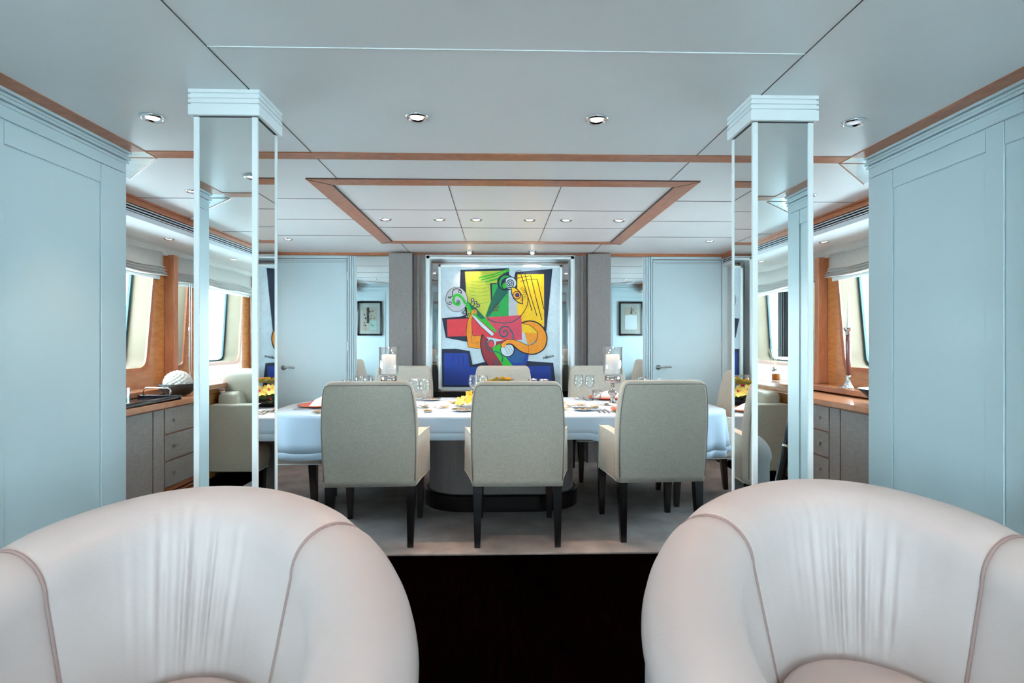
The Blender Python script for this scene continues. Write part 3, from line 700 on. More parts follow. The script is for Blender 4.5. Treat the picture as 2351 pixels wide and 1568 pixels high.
copy_tree(ch, (.983, 5.417, FZ), PI, 'dining armchair across the table beneath the right wall mirror', G)
copy_tree(ch, (-1.655, 4.496, FZ), -PI / 2, 'dining armchair at the left end of the table, behind the left column', G)
copy_tree(ch, (1.628, 4.626, FZ), PI / 2, 'dining armchair at the right end of the table, beside the right column', G)

# ------------------------------------------------------------------ dining table
TX, TY, TZ = .0, 4.593, .68
t = thing('dining_table', 'oval dining table on a grey upholstered pedestal with black plinth', 'table', (TX, TY, FZ)); t.scale = (1.083, 1.083, 1.083)
MB().rings([[(x, y, z) for x, y in superell(a, b_, 3.5, 96)] for a, b_, z in ((1.57, .60, .665), (1.585, .615, .672), (1.585, .615, .708), (1.58, .61, .712))]).build('tabletop', 'ebony', t)
# oval pedestal, outline of a stadium
def stadium(hw, r, n=16):
    o = [(hw - r + r * math.cos(-PI / 2 + PI * k / n), r * math.sin(-PI / 2 + PI * k / n)) for k in range(n + 1)]
    return o + [(-x, -y) for x, y in o]
MB().rings([[(x, y, z) for x, y in stadium(.535, .27)] for z in (.128, .665)]).build('pedestal', 'taupe', t, smooth=False)
b = MB()
for x in (-.36, -.34, .30, .32): b.box(x - .002, x + .002, -.2715, -.2685, .13, .62)
b.build('stitched_seam', 'piping', t)
MB().rings([[(x, y, z) for x, y in stadium(a, a - .265)] for a, z in ((.565, .014), (.565, .120), (.555, .130))]).build('plinth', 'ebony', t)

# tablecloth: rectangular cloth over the oval top, so it hangs lower near the corners
N = 160; CA, CB = 1.739, .688; top = superell(CA, CB, 3.5, N); rs_t = []
def drop(x, y):
    q = (abs(x) / CA) ; p = (abs(y) / CB)
    c = min(1.0, max(0.0, (q - .35) / .52)) * min(1, p ** 1.5)
    return .158 + .23 * c + .05 * q * (1 - p) + .08 * max(0, q - .88) / .12 * (1 if p > .35 else p / .35)
ringsT = [[(TX + x * f_, TY + y * f_, TZ) for x, y in top] for f_ in (.02, .5, .85, .985)]
cl = MB(); cl.rings(ringsT + [[(TX + x, TY + y, TZ - .004) for x, y in top]], 0, True, False)
vr = []
for j, u in enumerate((0, .08, .25, .5, .75, 1.0)):
    r = []
    for k, (x, y) in enumerate(top):
        d = drop(x, y) - .05; nx, ny = x / CA ** 2, y / CB ** 2; l = math.hypot(nx, ny) or 1
        wv = (.010 * math.sin(k * 2 * PI / N * 22) + .006 * math.sin(k * .9)) * u * (.3 + 1.2 * min(1, (abs(x) / CA) ** 3))
        r.append((TX + x + nx / l * (.004 + .022 * u + wv), TY + y + ny / l * (.004 + .012 * u + wv), TZ - .004 - u * d))
    vr.append(r)
cl.rings(vr, 0, False, False)
hem = MB(); last = vr[-1]
hem.rings([[(x + (x - TX) * .001, y, z + .002) for x, y, z in last], [(x + (x - TX) * .002, y + (y - TY) * .004, z - .045) for x, y, z in last], [(x + (x - TX) * .0, y + (y - TY) * .000, z - .045) for x, y, z in last]], 0, False, False)
co = cl.build('tablecloth', 'cloth', smooth=True); tag(co, 'white-blue linen tablecloth draped over the dining table', 'tablecloth')
sol = co.modifiers.new('solid', 'SOLIDIFY'); sol.thickness = .002; sol.offset = -1
hem.build('hem', 'hem', co, smooth=True)
co.data.set_sharp_from_angle(angle=math.radians(40)) if hasattr(co.data, 'set_sharp_from_angle') else None

# ------------------------------------------------------------------ tableware prototypes
ZT = TZ + .003
def proto_charger():
    t = thing('charger_plate', '', 'plate')
    MB().lathe([(.001, .004), (.09, .004), (.145, .012), (.155, .018), (.150, .012), (.10, 0), (.001, 0)], n=40, cap=False).build('plate', 'orange', t, smooth=True); return t
def proto_napkin():
    t = thing('napkin', '', 'napkin')
    b = MB()
    rs = []
    for k in range(9):
        u = k / 8; x = -.11 + .23 * u; hw = .085 * (1 - .75 * abs(u - .45)); hz = .055 * math.sin(PI * min(1, .15 + u * .9)) + .006
        rs.append([(x, -hw, 0), (x, -hw * .5, hz * .7), (x, 0, hz), (x, hw * .5, hz * .8), (x, hw, 0)])
    b.rings(rs); b.add([(-.11, -.01, .02), (-.19, 0, .055), (-.10, .01, .035), (-.12, .0, .01)], [(0, 1, 2), (0, 3, 1), (1, 3, 2)])
    b.build('folded_cloth', 'napkin', t, smooth=True)
    m = MB()
    for k in range(2):
        m.tube([(-.02 + k * .05, -.052, .028), (-.012 + k * .05, -.048, .036), (.0 + k * .05, -.045, .040), (.008 + k * .05, -.05, .030)], .003, 5)
    m.build('monogram', 'orchid_lip', t); return t
def proto_fork():
    t = thing('fork', '', 'cutlery'); b = MB()
    b.rings([[(-w_, y, z), (w_, y, z), (w_, y, z + .003), (-w_, y, z + .003)] for y, w_, z in ((-.10, .006, 0), (-.06, .006, .002), (0, .003, .006), (.03, .004, .004), (.045, .011, .001), (.06, .012, .002))])
    for x in (-.009, -.003, .003, .009): b.box(x - .0015, x + .0015, .058, .10, .003, .006)
    b.build('fork_body', 'chrome', t, bevel=.001); return t
def proto_knife():
    t = thing('knife', '', 'cutlery'); b = MB()
    b.rings([[(-w_, y, 0), (w_, y, 0), (w_, y, .006), (-w_, y, .006)] for y, w_ in ((-.115, .006), (-.02, .008), (0, .006))]); b.build('handle', 'steel', t, bevel=.002)
    MB().rings([[(-w_, y, .001), (w_ + .003, y, .001), (w_ + .003, y, .003), (-w_, y, .003)] for y, w_ in ((0, .006), (.08, .007), (.11, .002))]).build('blade', 'chrome', t); return t
def proto_wine(h=.205):
    t = thing('wine_glass', '', 'glass'); k = h / .205
    pr = [(.034, 0), (.034, .002), (.006, .006), (.004, .02), (.004, .088), (.008, .096), (.030, .112), (.040, .135), (.038, .170), (.032, .205), (.0308, .205), (.0365, .170), (.0385, .136), (.028, .114), (.006, .100), (.001, .0985)]
    MB().lathe([(r * k, z * k) for r, z in pr], n=28).build('glass', 'glass', t, smooth=True); return t
def proto_tumbler():
    t = thing('water_tumbler', '', 'glass')
    MB().lathe([(.028, 0), (.036, .04), (.037, .085), (.0355, .085), (.0345, .04), (.026, .006), (.001, .006)], n=28).build('glass', 'glass', t, smooth=True); return t
def proto_dish():
    t = thing('side_plate', '', 'plate')
    MB().lathe([(.001, .004), (.05, .004), (.072, .010), (.077, .014), (.074, .009), (.05, 0), (.001, 0)], n=36, cap=False).build('plate', 'chrome', t, smooth=True)
    b = MB()
    for k in range(14):
        a = k * 2.4; r = .012 + .045 * ((k * .618) % 1); b.sphere((r * math.cos(a), r * math.sin(a), .008), .008, 8, 5, 0, (1, .7, .4))
    b.build('gold_pattern', 'butterfly', t, smooth=True); return t
P = dict(charger=proto_charger(), napkin=proto_napkin(), fork=proto_fork(), knife=proto_knife(), wine=proto_wine(), tumbler=proto_tumbler(), dish=proto_dish())
used = {}
GR = dict(charger='orange charger plates', napkin='folded napkins', fork='forks on the table', knife='knives on the table', wine='wine glasses on the table', tumbler='water tumblers', dish='patterned side plates')
def put(kind, x, y, z, rz, label, scale=None):
    p = P[kind]
    if kind not in used:
        used[kind] = 1; o = p; o.location = (x, y, z); o.rotation_euler = (0, 0, rz); o['label'] = label; o['group'] = GR[kind]
    else: o = copy_tree(p, (x, y, z), rz, label, GR[kind])
    o.scale = (1.083, 1.083, 1.083)
    return o
seats = [('before the left near dining chair', -0.864, 4.16, 0, 0.25), ('before the middle near dining chair', 0.067, 4.16, 0, 0.25), ('before the right near dining chair', 0.977, 4.182, 0, 0.25),
         ('at the far left place under the left mirror', -0.972, 5.07, PI, 0.08), ('at the far middle place below the painting', 0.024, 5.07, PI, 0.08), ('at the far right place under the right mirror', 0.956, 5.092, PI, 0.08),
         ('at the left table end', -1.449, 4.55, -PI / 2, 0.16), ('at the right table end', 1.454, 4.615, PI / 2, 0.16)]
for (w_, x, y, rz, gv) in seats:
    c, s = math.cos(rz), math.sin(rz)
    def at(u, v): u, v = u * 1.083, v * 1.083; return (x + c * u - s * v, y + s * u + c * v)
    put('charger', x, y, ZT, rz, 'orange-red charger plate %s' % w_)
    nk = put('napkin', *at(0, .01), ZT + .010, rz + PI * (0 if abs(rz) < 3 else 0), 'white folded napkin with monogram %s' % w_)
    for k, q in ((0, 'inner'), (1, 'middle'), (2, 'outer')):
        put('fork', *at(-.185 - .030 * k, -.01), ZT, rz, '%s silver fork left of the plate %s' % (q, w_))
    for k, q in ((0, 'inner'), (1, 'outer')):
        put('knife', *at(.185 + .026 * k, 0), ZT, rz, '%s silver knife right of the plate %s' % (q, w_))
    if 'end' in w_:
        put('wine', *at(.16, .24), ZT, 0, 'stemmed wine glass %s' % w_); put('dish', *at(-.36, .02) if rz > 0 else at(.0, .40), ZT, 0, 'small silver patterned side plate %s' % w_)
    else:
        put('wine', *at(.245, gv), ZT, 0, 'outer stemmed wine glass %s' % w_)
        put('wine', *at(.165, gv + .05), ZT, 0, 'inner stemmed wine glass %s' % w_)
        put('tumbler', *at(.10, gv + .02), ZT, 0, 'short water tumbler %s' % w_)
        put('dish', *at(-.33, .06), ZT, 0, 'small silver patterned side plate %s' % w_)
# hurricane candle holders
def hurricane(x, y, side):
    t = thing('candle_holder', 'silver footed hurricane candle holder with glass cylinder, %s one on the table' % side, 'candle holder', (x, y, ZT), 0, 'hurricane candle holders'); t.scale = (1.083, 1.083, 1.083)
    MB().lathe([(.062, 0), (.060, .008), (.030, .018), (.016, .035), (.020, .050), (.013, .060), (.034, .085), (.036, .098), (.014, .118), (.010, .130), (.020, .138), (.010, .148), (.020, .160), (.052, .166), (.058, .172), (.060, .218), (.056, .220), (.052, .180), (.001, .178)], n=32).build('stem', 'silver', t, smooth=True)
    MB().lathe([(.050, .222), (.069, .224), (.072, .235), (.072, .437), (.067, .437), (.067, .240), (.050, .232), (.001, .230)], n=36).build('glass_cylinder', 'glass', t, smooth=True)
    c = thing('pillar_candle', 'thick white pillar candle inside the %s hurricane holder' % side, 'candle', (x, y, ZT + .2525), 0, 'pillar candles'); c.scale = (1.083, 1.083, 1.083)
    MB().lathe([(.050, 0), (.052, .004), (.052, .140), (.048, .148), (.030, .142), (.001, .138)], n=32).build('wax', 'wax', c, smooth=True)
    MB().tube([(0, 0, .138), (.002, 0, .152)], .0015, 5).build('wick', 'ink', c)
hurricane(-.908, 4.593, 'left'); hurricane(.907, 4.593, 'right')
# orchid centrepiece
t = thing('flower_arrangement', 'centrepiece of yellow orchids, berries and dark leaves in a low black bowl', 'flowers', (.0, 4.60, ZT)); t.scale = (1.08, 1.08, 1.0)
MB().lathe([(.08, 0), (.13, .02), (.15, .06), (.142, .06), (.12, .025), (.001, .02)], n=32).build('bowl', 'black', t, smooth=True)
b = MB(); b.sphere((0, 0, .07), .13, 16, 10, 0, (1.15, .95, .65)); b.build('foliage_core', 'leaf', t, smooth=True)
def petalshape(b, L_, W_, mtx, mi=0, curl=.3):
    rs = []
    for k in range(7):
        u = k / 6; w_ = W_ * math.sin(PI * min(1, u * .92 + .08)) ** .8 + .0005; z = curl * L_ * u * u
        rs.append([tuple(mtx @ Vector((L_ * u, -w_, z + .15 * w_))), tuple(mtx @ Vector((L_ * u, 0, z))), tuple(mtx @ Vector((L_ * u, w_, z + .15 * w_)))])
    b.rings(rs, mi, False, False, closed=False)
rng = random.Random(4)
fl = MB()
for k in range(5): petalshape(fl, .048, .017, Matrix.Rotation(2 * PI * k / 5, 4, 'Z'))
f0 = fl.build('orchid', 'yellow', t, smooth=True); f0.data.materials.append(M['yellow'])
lip = MB(); petalshape(lip, .022, .010, Matrix.Rotation(.3, 4, 'Z') @ Matrix.Translation((0, 0, .004)), 0, .9); lp = lip.build('lip', 'orchid_lip', f0, smooth=True)
fl2 = MB()
for k in range(5): petalshape(fl2, .05, .018, Matrix.Rotation(2 * PI * k / 5, 4, 'Z'))
f2 = fl2.build('orchid', 'lime', t, smooth=True); lip2 = lip.build('lip', 'orchid_lip', f2, smooth=True)
def orient(o, th, el, r, zc=.075):
    d = Vector((math.cos(th) * math.cos(el), math.sin(th) * math.cos(el), math.sin(el)))
    p = Vector((d.x * r * 1.15, d.y * r * .95, zc + d.z * r * .75))
    q = d.to_track_quat('Z', 'Y'); o.rotation_mode = 'QUATERNION'; o.rotation_quaternion = q; o.location = p
first = {0: f0, 1: f2}; seen = set()
for k in range(34):
    kind = k % 2; src = first[kind]
    if kind not in seen: seen.add(kind); o = src
    else:
        o = src.copy(); COL.objects.link(o); o.parent = t
        c = src.children[0].copy(); COL.objects.link(c); c.parent = o
    orient(o, k * 2.4, .05 + 1.35 * ((k * .618) % 1), .15 + .035 * rng.random())
for k, (sx_, sy_, sz_) in enumerate(((-.235, -.06, .085), (-.27, -.09, .05), (-.215, -.12, .06), (-.30, -.04, .035), (-.24, .0, .04))):
    src = first[k % 2]; o = src.copy(); COL.objects.link(o); o.parent = t
    c = src.children[0].copy(); COL.objects.link(c); c.parent = o
    o.rotation_mode = 'QUATERNION'; o.rotation_quaternion = Vector((-.6, -.7, .5 + .2 * (k % 3))).to_track_quat('Z', 'Y'); o.location = (sx_, sy_, sz_)
lf = MB(); petalshape(lf, .17, .026, Matrix.Identity(4), 0, -.25)
l0 = lf.build('leaf', 'leaf', t, smooth=True)
for k in range(12):
    o = l0 if k == 0 else l0.copy()
    if k: COL.objects.link(o); o.parent = t
    o.rotation_euler = (rng.uniform(-.3, .3), rng.uniform(-.5, -.05), k * .53); o.location = (.09 * math.cos(k * .53), .08 * math.sin(k * .53), .045)
b = MB()
for k in range(60): a = rng.uniform(0, 2 * PI); e = rng.uniform(0, 1.1); b.sphere((.165 * math.cos(a) * math.cos(e) * 1.1, .165 * math.sin(a) * math.cos(e), .06 + .11 * math.sin(e)), .0095, 7, 5)
o = b.build('berries', 'berry', t, smooth=True); o['kind'] = 'stuff'
# scattered paper butterflies and petals
bf = MB()
for s in (-1, 1):
    petalshape(bf, .052, .022, Matrix.Rotation(s * .9 + (PI if False else 0), 4, 'Z') @ Matrix.Rotation(s * .25, 4, 'X'), 0, .25)
    petalshape(bf, .040, .018, Matrix.Rotation(s * 2.1, 4, 'Z'), 0, .25)
bf.tube([(-.018, 0, .004), (.02, 0, .004)], .0022, 6)
b0 = bf.build('paper_butterfly', 'butterfly', smooth=True)
spots = [(-1.341, 4.117), (-1.254, 4.149), (-0.539, 4.182), (-0.452, 4.442), (-0.344, 4.572), (-0.604, 4.463), (-0.387, 4.745), (0.457, 4.279), (0.544, 4.463), (0.501, 4.658), (0.652, 4.572), (0.717, 4.387), (1.281, 4.203), (-1.135, 4.821), (0.436, 4.875), (-0.268, 4.929)]
for k, (x, y) in enumerate(spots):
    o = b0 if k == 0 else b0.copy()
    if k: COL.objects.link(o)
    o.location = (x, y, ZT + .004); o.rotation_euler = (0, 0, k * 1.7)
    tag(o, 'cream paper butterfly scattered on the tablecloth', 'decoration', 'paper butterflies on the tablecloth')
for mname, lab, grp, nn, seed in (('petal', 'orange flower petal scattered on the tablecloth', 'orange petals on the tablecloth', 26, 2), ('seed', 'tiny dark petal scattered on the tablecloth', 'dark petals on the tablecloth', 22, 9)):
    rg = random.Random(seed); pb = MB(); petalshape(pb, .030 if mname == 'petal' else .018, .011 if mname == 'petal' else .007, Matrix.Translation((0, 0, .002)), 0, .2); p0 = pb.build('petal', mname, smooth=True); k = 0
    while k < nn:
        x = rg.uniform(-1.46, 1.46); y = rg.uniform(4.06, 5.2)
        if any(math.hypot(x - s[1], y - s[2]) < .20 for s in seats) or math.hypot(x, y - 4.6) < .22: continue
        o = p0 if k == 0 else p0.copy()
        if k: COL.objects.link(o)
        o.location = (x, y, ZT + .001); o.rotation_euler = (0, 0, rg.uniform(0, 6)); tag(o, lab, 'petal', grp); k += 1

# ------------------------------------------------------------------ painting
pw = 1.30; PY = 5.985
paint = thing('painting', 'large colourful cubist painting of a guitar player in a white frame', 'painting', (.0, PY, .68))
ph = 1.325
def C(r, g, b_): # sRGB 0-255 to linear
    f = lambda v: (v / 255 / 12.92) if v <= 10 else (((v / 255) + .055) / 1.055) ** 2.4
    return (f(r), f(g), f(b_))
pal = {'white': (205, 225, 235), 'navy': (14, 32, 62), 'lime': (190, 205, 70), 'green': (30, 170, 80), 'teal': (10, 105, 85), 'bright': (40, 190, 50), 'yellow': (248, 200, 20), 'grey': (190, 195, 205),
       'red': (226, 62, 72), 'pink': (215, 70, 95), 'maroon': (155, 45, 60), 'orange': (240, 150, 30), 'amber': (250, 165, 45), 'blue': (18, 60, 160), 'sky': (30, 90, 150), 'ink': (12, 14, 26), 'tealline': (25, 95, 110), 'palepink': (235, 200, 200)}
PN = list(pal); PM = []
for k in PN: PM.append(mat('paint_' + k, C(*pal[k]), .55, noise=.12, nscale=25, bump=.15, bscale=90))
cv = MB()
X0_, X1_, Yt, Yb = 200., 1366., 210., 1380.
def pt(x, y, d): return ((x - (X0_ + X1_) / 2) / (X1_ - X0_) * pw, -.0005 - d, (Yb - y) / (Yb - Yt) * ph)
layer = [0]
def poly(pts, c):
    layer[0] += 1; d = .018 + layer[0] * .00012
    v = [Vector((p[0], -p[1], 0)) for p in pts]; tr = geometry.tessellate_polygon([v])
    cv.add([pt(p[0], p[1], d) for p in pts], [tuple(q) for q in tr], PN.index(c))
def circ(cx, cy, r, c, ry=None, n=28): poly([(cx + r * math.cos(2 * PI * k / n), cy + (ry or r) * math.sin(2 * PI * k / n)) for k in range(n)], c)
def smooth_pts(pts, n=6):
    out = []
    P_ = [pts[0]] + list(pts) + [pts[-1]]
    for i in range(1, len(P_) - 2):
        p0, p1, p2, p3 = P_[i - 1:i + 3]
        for k in range(n):
            t = k / n
            out.append(tuple(.5 * ((2 * p1[j]) + (-p0[j] + p2[j]) * t + (2 * p0[j] - 5 * p1[j] + 4 * p2[j] - p3[j]) * t * t + (-p0[j] + 3 * p1[j] - 3 * p2[j] + p3[j]) * t ** 3) for j in (0, 1)))
    out.append(tuple(pts[-1])); return out
def line(pts, w_, c, sm=True):
    if sm and len(pts) > 2: pts = smooth_pts(pts)
    layer[0] += 1; d = .018 + layer[0] * .00012; L_ = []; R_ = []
    for i, p in enumerate(pts):
        a = pts[max(i - 1, 0)]; b_ = pts[min(i + 1, len(pts) - 1)]; dx, dy = b_[0] - a[0], b_[1] - a[1]; l = math.hypot(dx, dy) or 1
        nx, ny = -dy / l * w_ / 2, dx / l * w_ / 2; L_.append(pt(p[0] + nx, p[1] + ny, d)); R_.append(pt(p[0] - nx, p[1] - ny, d))
    n = len(pts); cv.add(L_ + R_, [(i, i + 1, n + i + 1, n + i) for i in range(n - 1)], PN.index(c))
def spiral(cx, cy, r0, r1, turns, a0, w_, c, sgn=1):
    n = int(turns * 20); line([(cx + (r0 + (r1 - r0) * k / n) * math.cos(a0 + sgn * 2 * PI * turns * k / n), cy + (r0 + (r1 - r0) * k / n) * math.sin(a0 + sgn * 2 * PI * turns * k / n)) for k in range(n + 1)], w_, c, False)
cv.box(-pw / 2 + .02, pw / 2 - .02, -.0180, 0, .02, ph - .02, PN.index('white'))
poly([(406, 255), (862, 238), (862, 420), (470, 720), (400, 420)], 'navy')
poly([(448, 272), (850, 260), (850, 688), (472, 702), (455, 400)], 'lime')
for y_ in (360, 392, 420, 455, 490, 560): line([(500, y_), (590, y_ + 8), (680, y_ - 4)], 3, 'green')
poly([(690, 382), (745, 380), (860, 300), (860, 690), (640, 690), (692, 540)], 'green')
poly([(686, 380), (746, 378), (746, 388), (702, 388), (704, 520), (692, 545)], 'navy')
poly([(800, 300), (862, 240), (866, 330), (800, 360)], 'navy')
poly([(765, 395), (850, 455), (750, 590), (665, 692), (643, 690), (700, 530)], 'teal')
for a_, b_ in (((578, 328), (858, 248)), ((600, 350), (872, 258)), ((642, 368), (835, 298)), ((690, 352), (800, 318))): line([a_, ((a_[0] + b_[0]) / 2, (a_[1] + b_[1]) / 2 + 8), b_], 12, 'bright')
poly([(862, 500), (945, 560), (945, 680), (862, 690)], 'grey')
poly([(925, 275), (1275, 243), (1216, 830), (1180, 770), (990, 740), (905, 360)], 'navy')
poly([(943, 296), (1195, 294), (1197, 785), (1120, 745), (980, 745), (940, 660)], 'yellow')
for l_ in ([(1015, 295), (1070, 500), (1130, 685)], [(1068, 305), (1120, 520), (1175, 722)], [(1130, 340), (1160, 470), (1194, 620)], [(978, 300), (1020, 430), (1082, 635)]): line(l_, 7, 'ink')
line([(945, 332), (1010, 318), (1072, 308)], 5, 'ink'); line([(968, 362), (1050, 342), (1130, 340)], 5, 'ink'); line([(925, 268), (975, 260), (975, 275)], 5, 'ink', False)
circ(830, 370, 78, 'navy'); circ(836, 372, 66, 'green'); circ(848, 385, 60, 'navy'); circ(875, 378, 62, 'navy'); circ(877, 378, 54, 'white'); spiral(872, 380, 4, 46, 2.6, 0, 8, 'navy')
circ(822, 402, 20, 'bright', 26)
poly([(880, 412), (912, 410), (960, 445), (990, 490), (997, 576), (950, 562), (905, 525), (885, 480)], 'navy')
poly([(888, 420), (912, 420), (955, 452), (982, 495), (988, 566), (950, 552), (912, 518), (894, 475)], 'yellow')
circ(938, 490, 40, 'navy'); circ(937, 490, 33, 'orange'); circ(942, 490, 20, 'navy'); circ(940, 488, 11, 'blue')
for k in range(9):
    a = -1.0 + k * .26; line([(945 + 48 * math.cos(a), 480 + 55 * math.sin(a)), (955 + 75 * math.cos(a), 478 + 80 * math.sin(a))], 4, 'ink')
poly([(232, 705), (400, 690), (470, 672), (475, 925), (268, 886)], 'navy')
poly([(278, 718), (980, 677), (985, 905), (840, 912), (600, 868), (285, 876)], 'red'); poly([(610, 700), (980, 680), (984, 900), (850, 908), (620, 800)], 'pink')
line([(1006, 435), (1040, 500), (1036, 580), (1000, 650), (960, 700)], 6, 'ink'); line([(960, 700), (880, 742), (770, 748), (690, 725), (663, 695), (700, 640), (750, 578), (855, 456)], 9, 'tealline')
line([(768, 560), (712, 615), (770, 602), (712, 640), (764, 628)], 7, 'maroon', False); line([(768, 556), (708, 612), (766, 598)], 4, 'ink', False)
poly([(982, 750), (1100, 742), (1130, 845), (992, 840)], 'yellow'); poly([(1130, 845), (1128, 900), (1045, 958), (1010, 838)], 'orange')
# left arm
ARM = smooth_pts([(512, 632), (548, 650), (516, 700), (514, 800), (522, 868)], 5) + [(600, 865), (600, 982), (560, 986), (478, 974), (460, 840), (470, 740)]
poly(ARM, 'orange'); line(ARM + [ARM[0]], 4, 'ink', False); line([(512, 830), (515, 935), (580, 932)], 3, 'ink', False)
# bottom
poly([(232, 990), (360, 988), (492, 1008), (520, 1136), (640, 1110), (1030, 1102), (1282, 1120), (1308, 1345), (235, 1342)], 'navy')
poly([(252, 1028), (474, 1030), (490, 1158), (1262, 1148), (1268, 1326), (250, 1326)], 'blue')
for x_ in (330, 385, 430): line([(x_, 1040), (x_ + 3, 1090), (x_, 1150)], 4, 'navy')
# guitar body
BODY = smooth_pts([(616, 850), (596, 920), (604, 1010), (632, 1090), (672, 1148)], 5) + [(1000, 1148)] + smooth_pts([(1030, 1110), (1050, 1040), (1000, 990)], 4) + [(860, 900), (700, 930)]
poly(BODY, 'maroon'); line(BODY[:22], 9, 'ink', False)
poly([(880, 950), (1045, 1035), (1045, 1085), (1020, 1140), (890, 1146), (815, 1060)], 'blue'); poly([(880, 960), (1020, 1040), (990, 1120), (900, 1120), (830, 1050)], 'sky')
poly([(705, 980), (782, 938), (790, 1010), (900, 1146), (808, 1146), (730, 1030)], 'bright')
circ(850, 1000, 68, 'ink'); circ(848, 998, 60, 'white')
for k in range(3): line([(815 + k * 24, 965 - k * 6), (858 + k * 24, 1040 - k * 8)], 3, 'ink')
spiral(822, 838, 6, 62, 1.45, 2.6, 12, 'tealline'); line([(868, 800), (900, 850), (906, 905)], 12, 'tealline')
circ(700, 935, 40, 'white'); circ(694, 945, 34, 'red'); spiral(700, 935, 16, 44, .8, .4, 9, 'tealline', -1)
line([(655, 910), (645, 960), (690, 1010), (760, 1020), (800, 1060), (800, 1110)], 10, 'tealline'); spiral(745, 1112, 4, 26, 1.1, 1.2, 8, 'tealline', -1)
# neck
poly([(500, 668), (545, 690), (722, 850), (702, 872), (600, 782)], 'white'); line([(500, 668), (600, 782), (702, 872)], 4, 'ink', False)
poly([(455, 536), (560, 615), (640, 700), (748, 826), (735, 838), (640, 765), (500, 650), (446, 590)], 'bright'); poly([(470, 545), (560, 620), (640, 705), (600, 715), (520, 640)], 'teal')
circ(370, 532, 104, 'ink', 116); circ(370, 532, 100, 'grey', 112)
line([(290, 520), (330, 500), (335, 450), (370, 432), (410, 450), (412, 480)], 8, 'ink'); spiral(398, 462, 3, 20, 1.1, 0, 6, 'ink'); spiral(308, 562, 3, 22, 1.2, 2, 6, 'ink'); spiral(300, 512, 2, 14, 1.0, 1, 5, 'ink')
line([(455, 575), (425, 520), (380, 488), (345, 508), (345, 560), (385, 580), (400, 555)], 24, 'bright'); spiral(382, 548, 3, 18, 1.4, 0, 6, 'navy')
line([(455, 575), (425, 520), (380, 488)], 22, 'bright')
for (px_, py_, qx, qy) in ((520, 535, 500, 575), (548, 560, 524, 598), (574, 588, 540, 618)): line([(qx, qy), (px_, py_)], 6, 'navy'); circ(px_, py_, 16, 'navy'); circ(px_, py_, 9, 'grey')
for (px_, py_) in ((430, 655), (448, 672), (464, 690)): line([(px_ + 24, py_ - 32), (px_, py_)], 6, 'navy'); circ(px_, py_, 12, 'navy'); circ(px_, py_, 6, 'grey')
for k in range(4): line([(512, 640 + k * 9), (535, 626 + k * 9), (560, 640 + k * 9)], 6, 'orange')
# right arm
RA = smooth_pts([(980, 748), (1060, 730), (1140, 752), (1200, 815), (1222, 895), (1196, 985), (1120, 1034), (1040, 1036), (960, 1005), (890, 948), (838, 948)], 5)
RB = smooth_pts([(826, 972), (800, 974), (786, 950), (832, 910), (890, 902), (970, 925), (1045, 956), (1110, 930), (1132, 880), (1128, 830), (1060, 770), (985, 754)], 5)
poly(RA + RB, 'orange'); line(RA, 11, 'ink', False); line(RB, 4, 'ink', False); line([(1045, 956), (1048, 1030)], 3, 'ink')
for k in range(3): line([(830 - k * 14, 925 + k * 6), (812 - k * 6, 950 + k * 4), (820 - k * 10, 975)], 9, 'amber')
# signature, slanting upwards: colmina
def letter(ox, oy, strokes, s=1.0):
    for st in strokes: line([(ox + p[0] * s, oy - p[1] * s) for p in st], 4.2, 'ink', len(st) > 2)
sx0, sy0 = 1184, 1084
LT = [(0, 0, [[(12, 18), (3, 15), (0, 7), (5, 0), (13, 2)]]), (16, 3, [[(6, 0), (0, 8), (6, 16), (12, 9), (6, 0)]]), (31, 4, [[(3, 34), (0, 12), (4, 0)]]),
      (38, 7, [[(0, 0), (0, 16)], [(0, 12), (5, 17), (9, 12), (9, 0)], [(9, 12), (14, 17), (18, 12), (18, 0)]]), (63, 12, [[(0, 0), (0, 15)], [(0, 23), (1, 26)]]),
      (70, 14, [[(0, 0), (0, 16)], [(0, 12), (6, 17), (10, 12), (10, 0)]]), (86, 18, [[(12, 16), (3, 15), (0, 7), (6, 0), (12, 8)], [(12, 17), (13, 4), (18, 2)]])]
for dx_, dy_, st in LT: letter(sx0 + dx_, sy0 - dy_, st, 1.0)
cvo = cv.build('canvas', PM, paint)
b = MB(); fw_ = .024
b.box(-pw / 2, -pw / 2 + fw_, -.035, 0, 0, ph); b.box(pw / 2 - fw_, pw / 2, -.035, 0, 0, ph); b.box(-pw / 2, pw / 2, -.035, 0, ph - fw_, ph); b.box(-pw / 2, pw / 2, -.035, 0, 0, fw_)
b.build('frame', 'white_lacquer', paint, bevel=.002)
MB().box(-pw / 2 + .01, pw / 2 - .01, 0, .003, .01, ph - .01).build('backing_board', 'black', paint)
b = MB(); 
for x in (-.35, .35): b.box(x - .03, x + .03, .0, YF - .012 - PY, ph - .2, ph - .1); b.box(x - .03, x + .03, .0, YF - .012 - PY, .1, .2)
b.build('wall_bracket', 'black', paint)

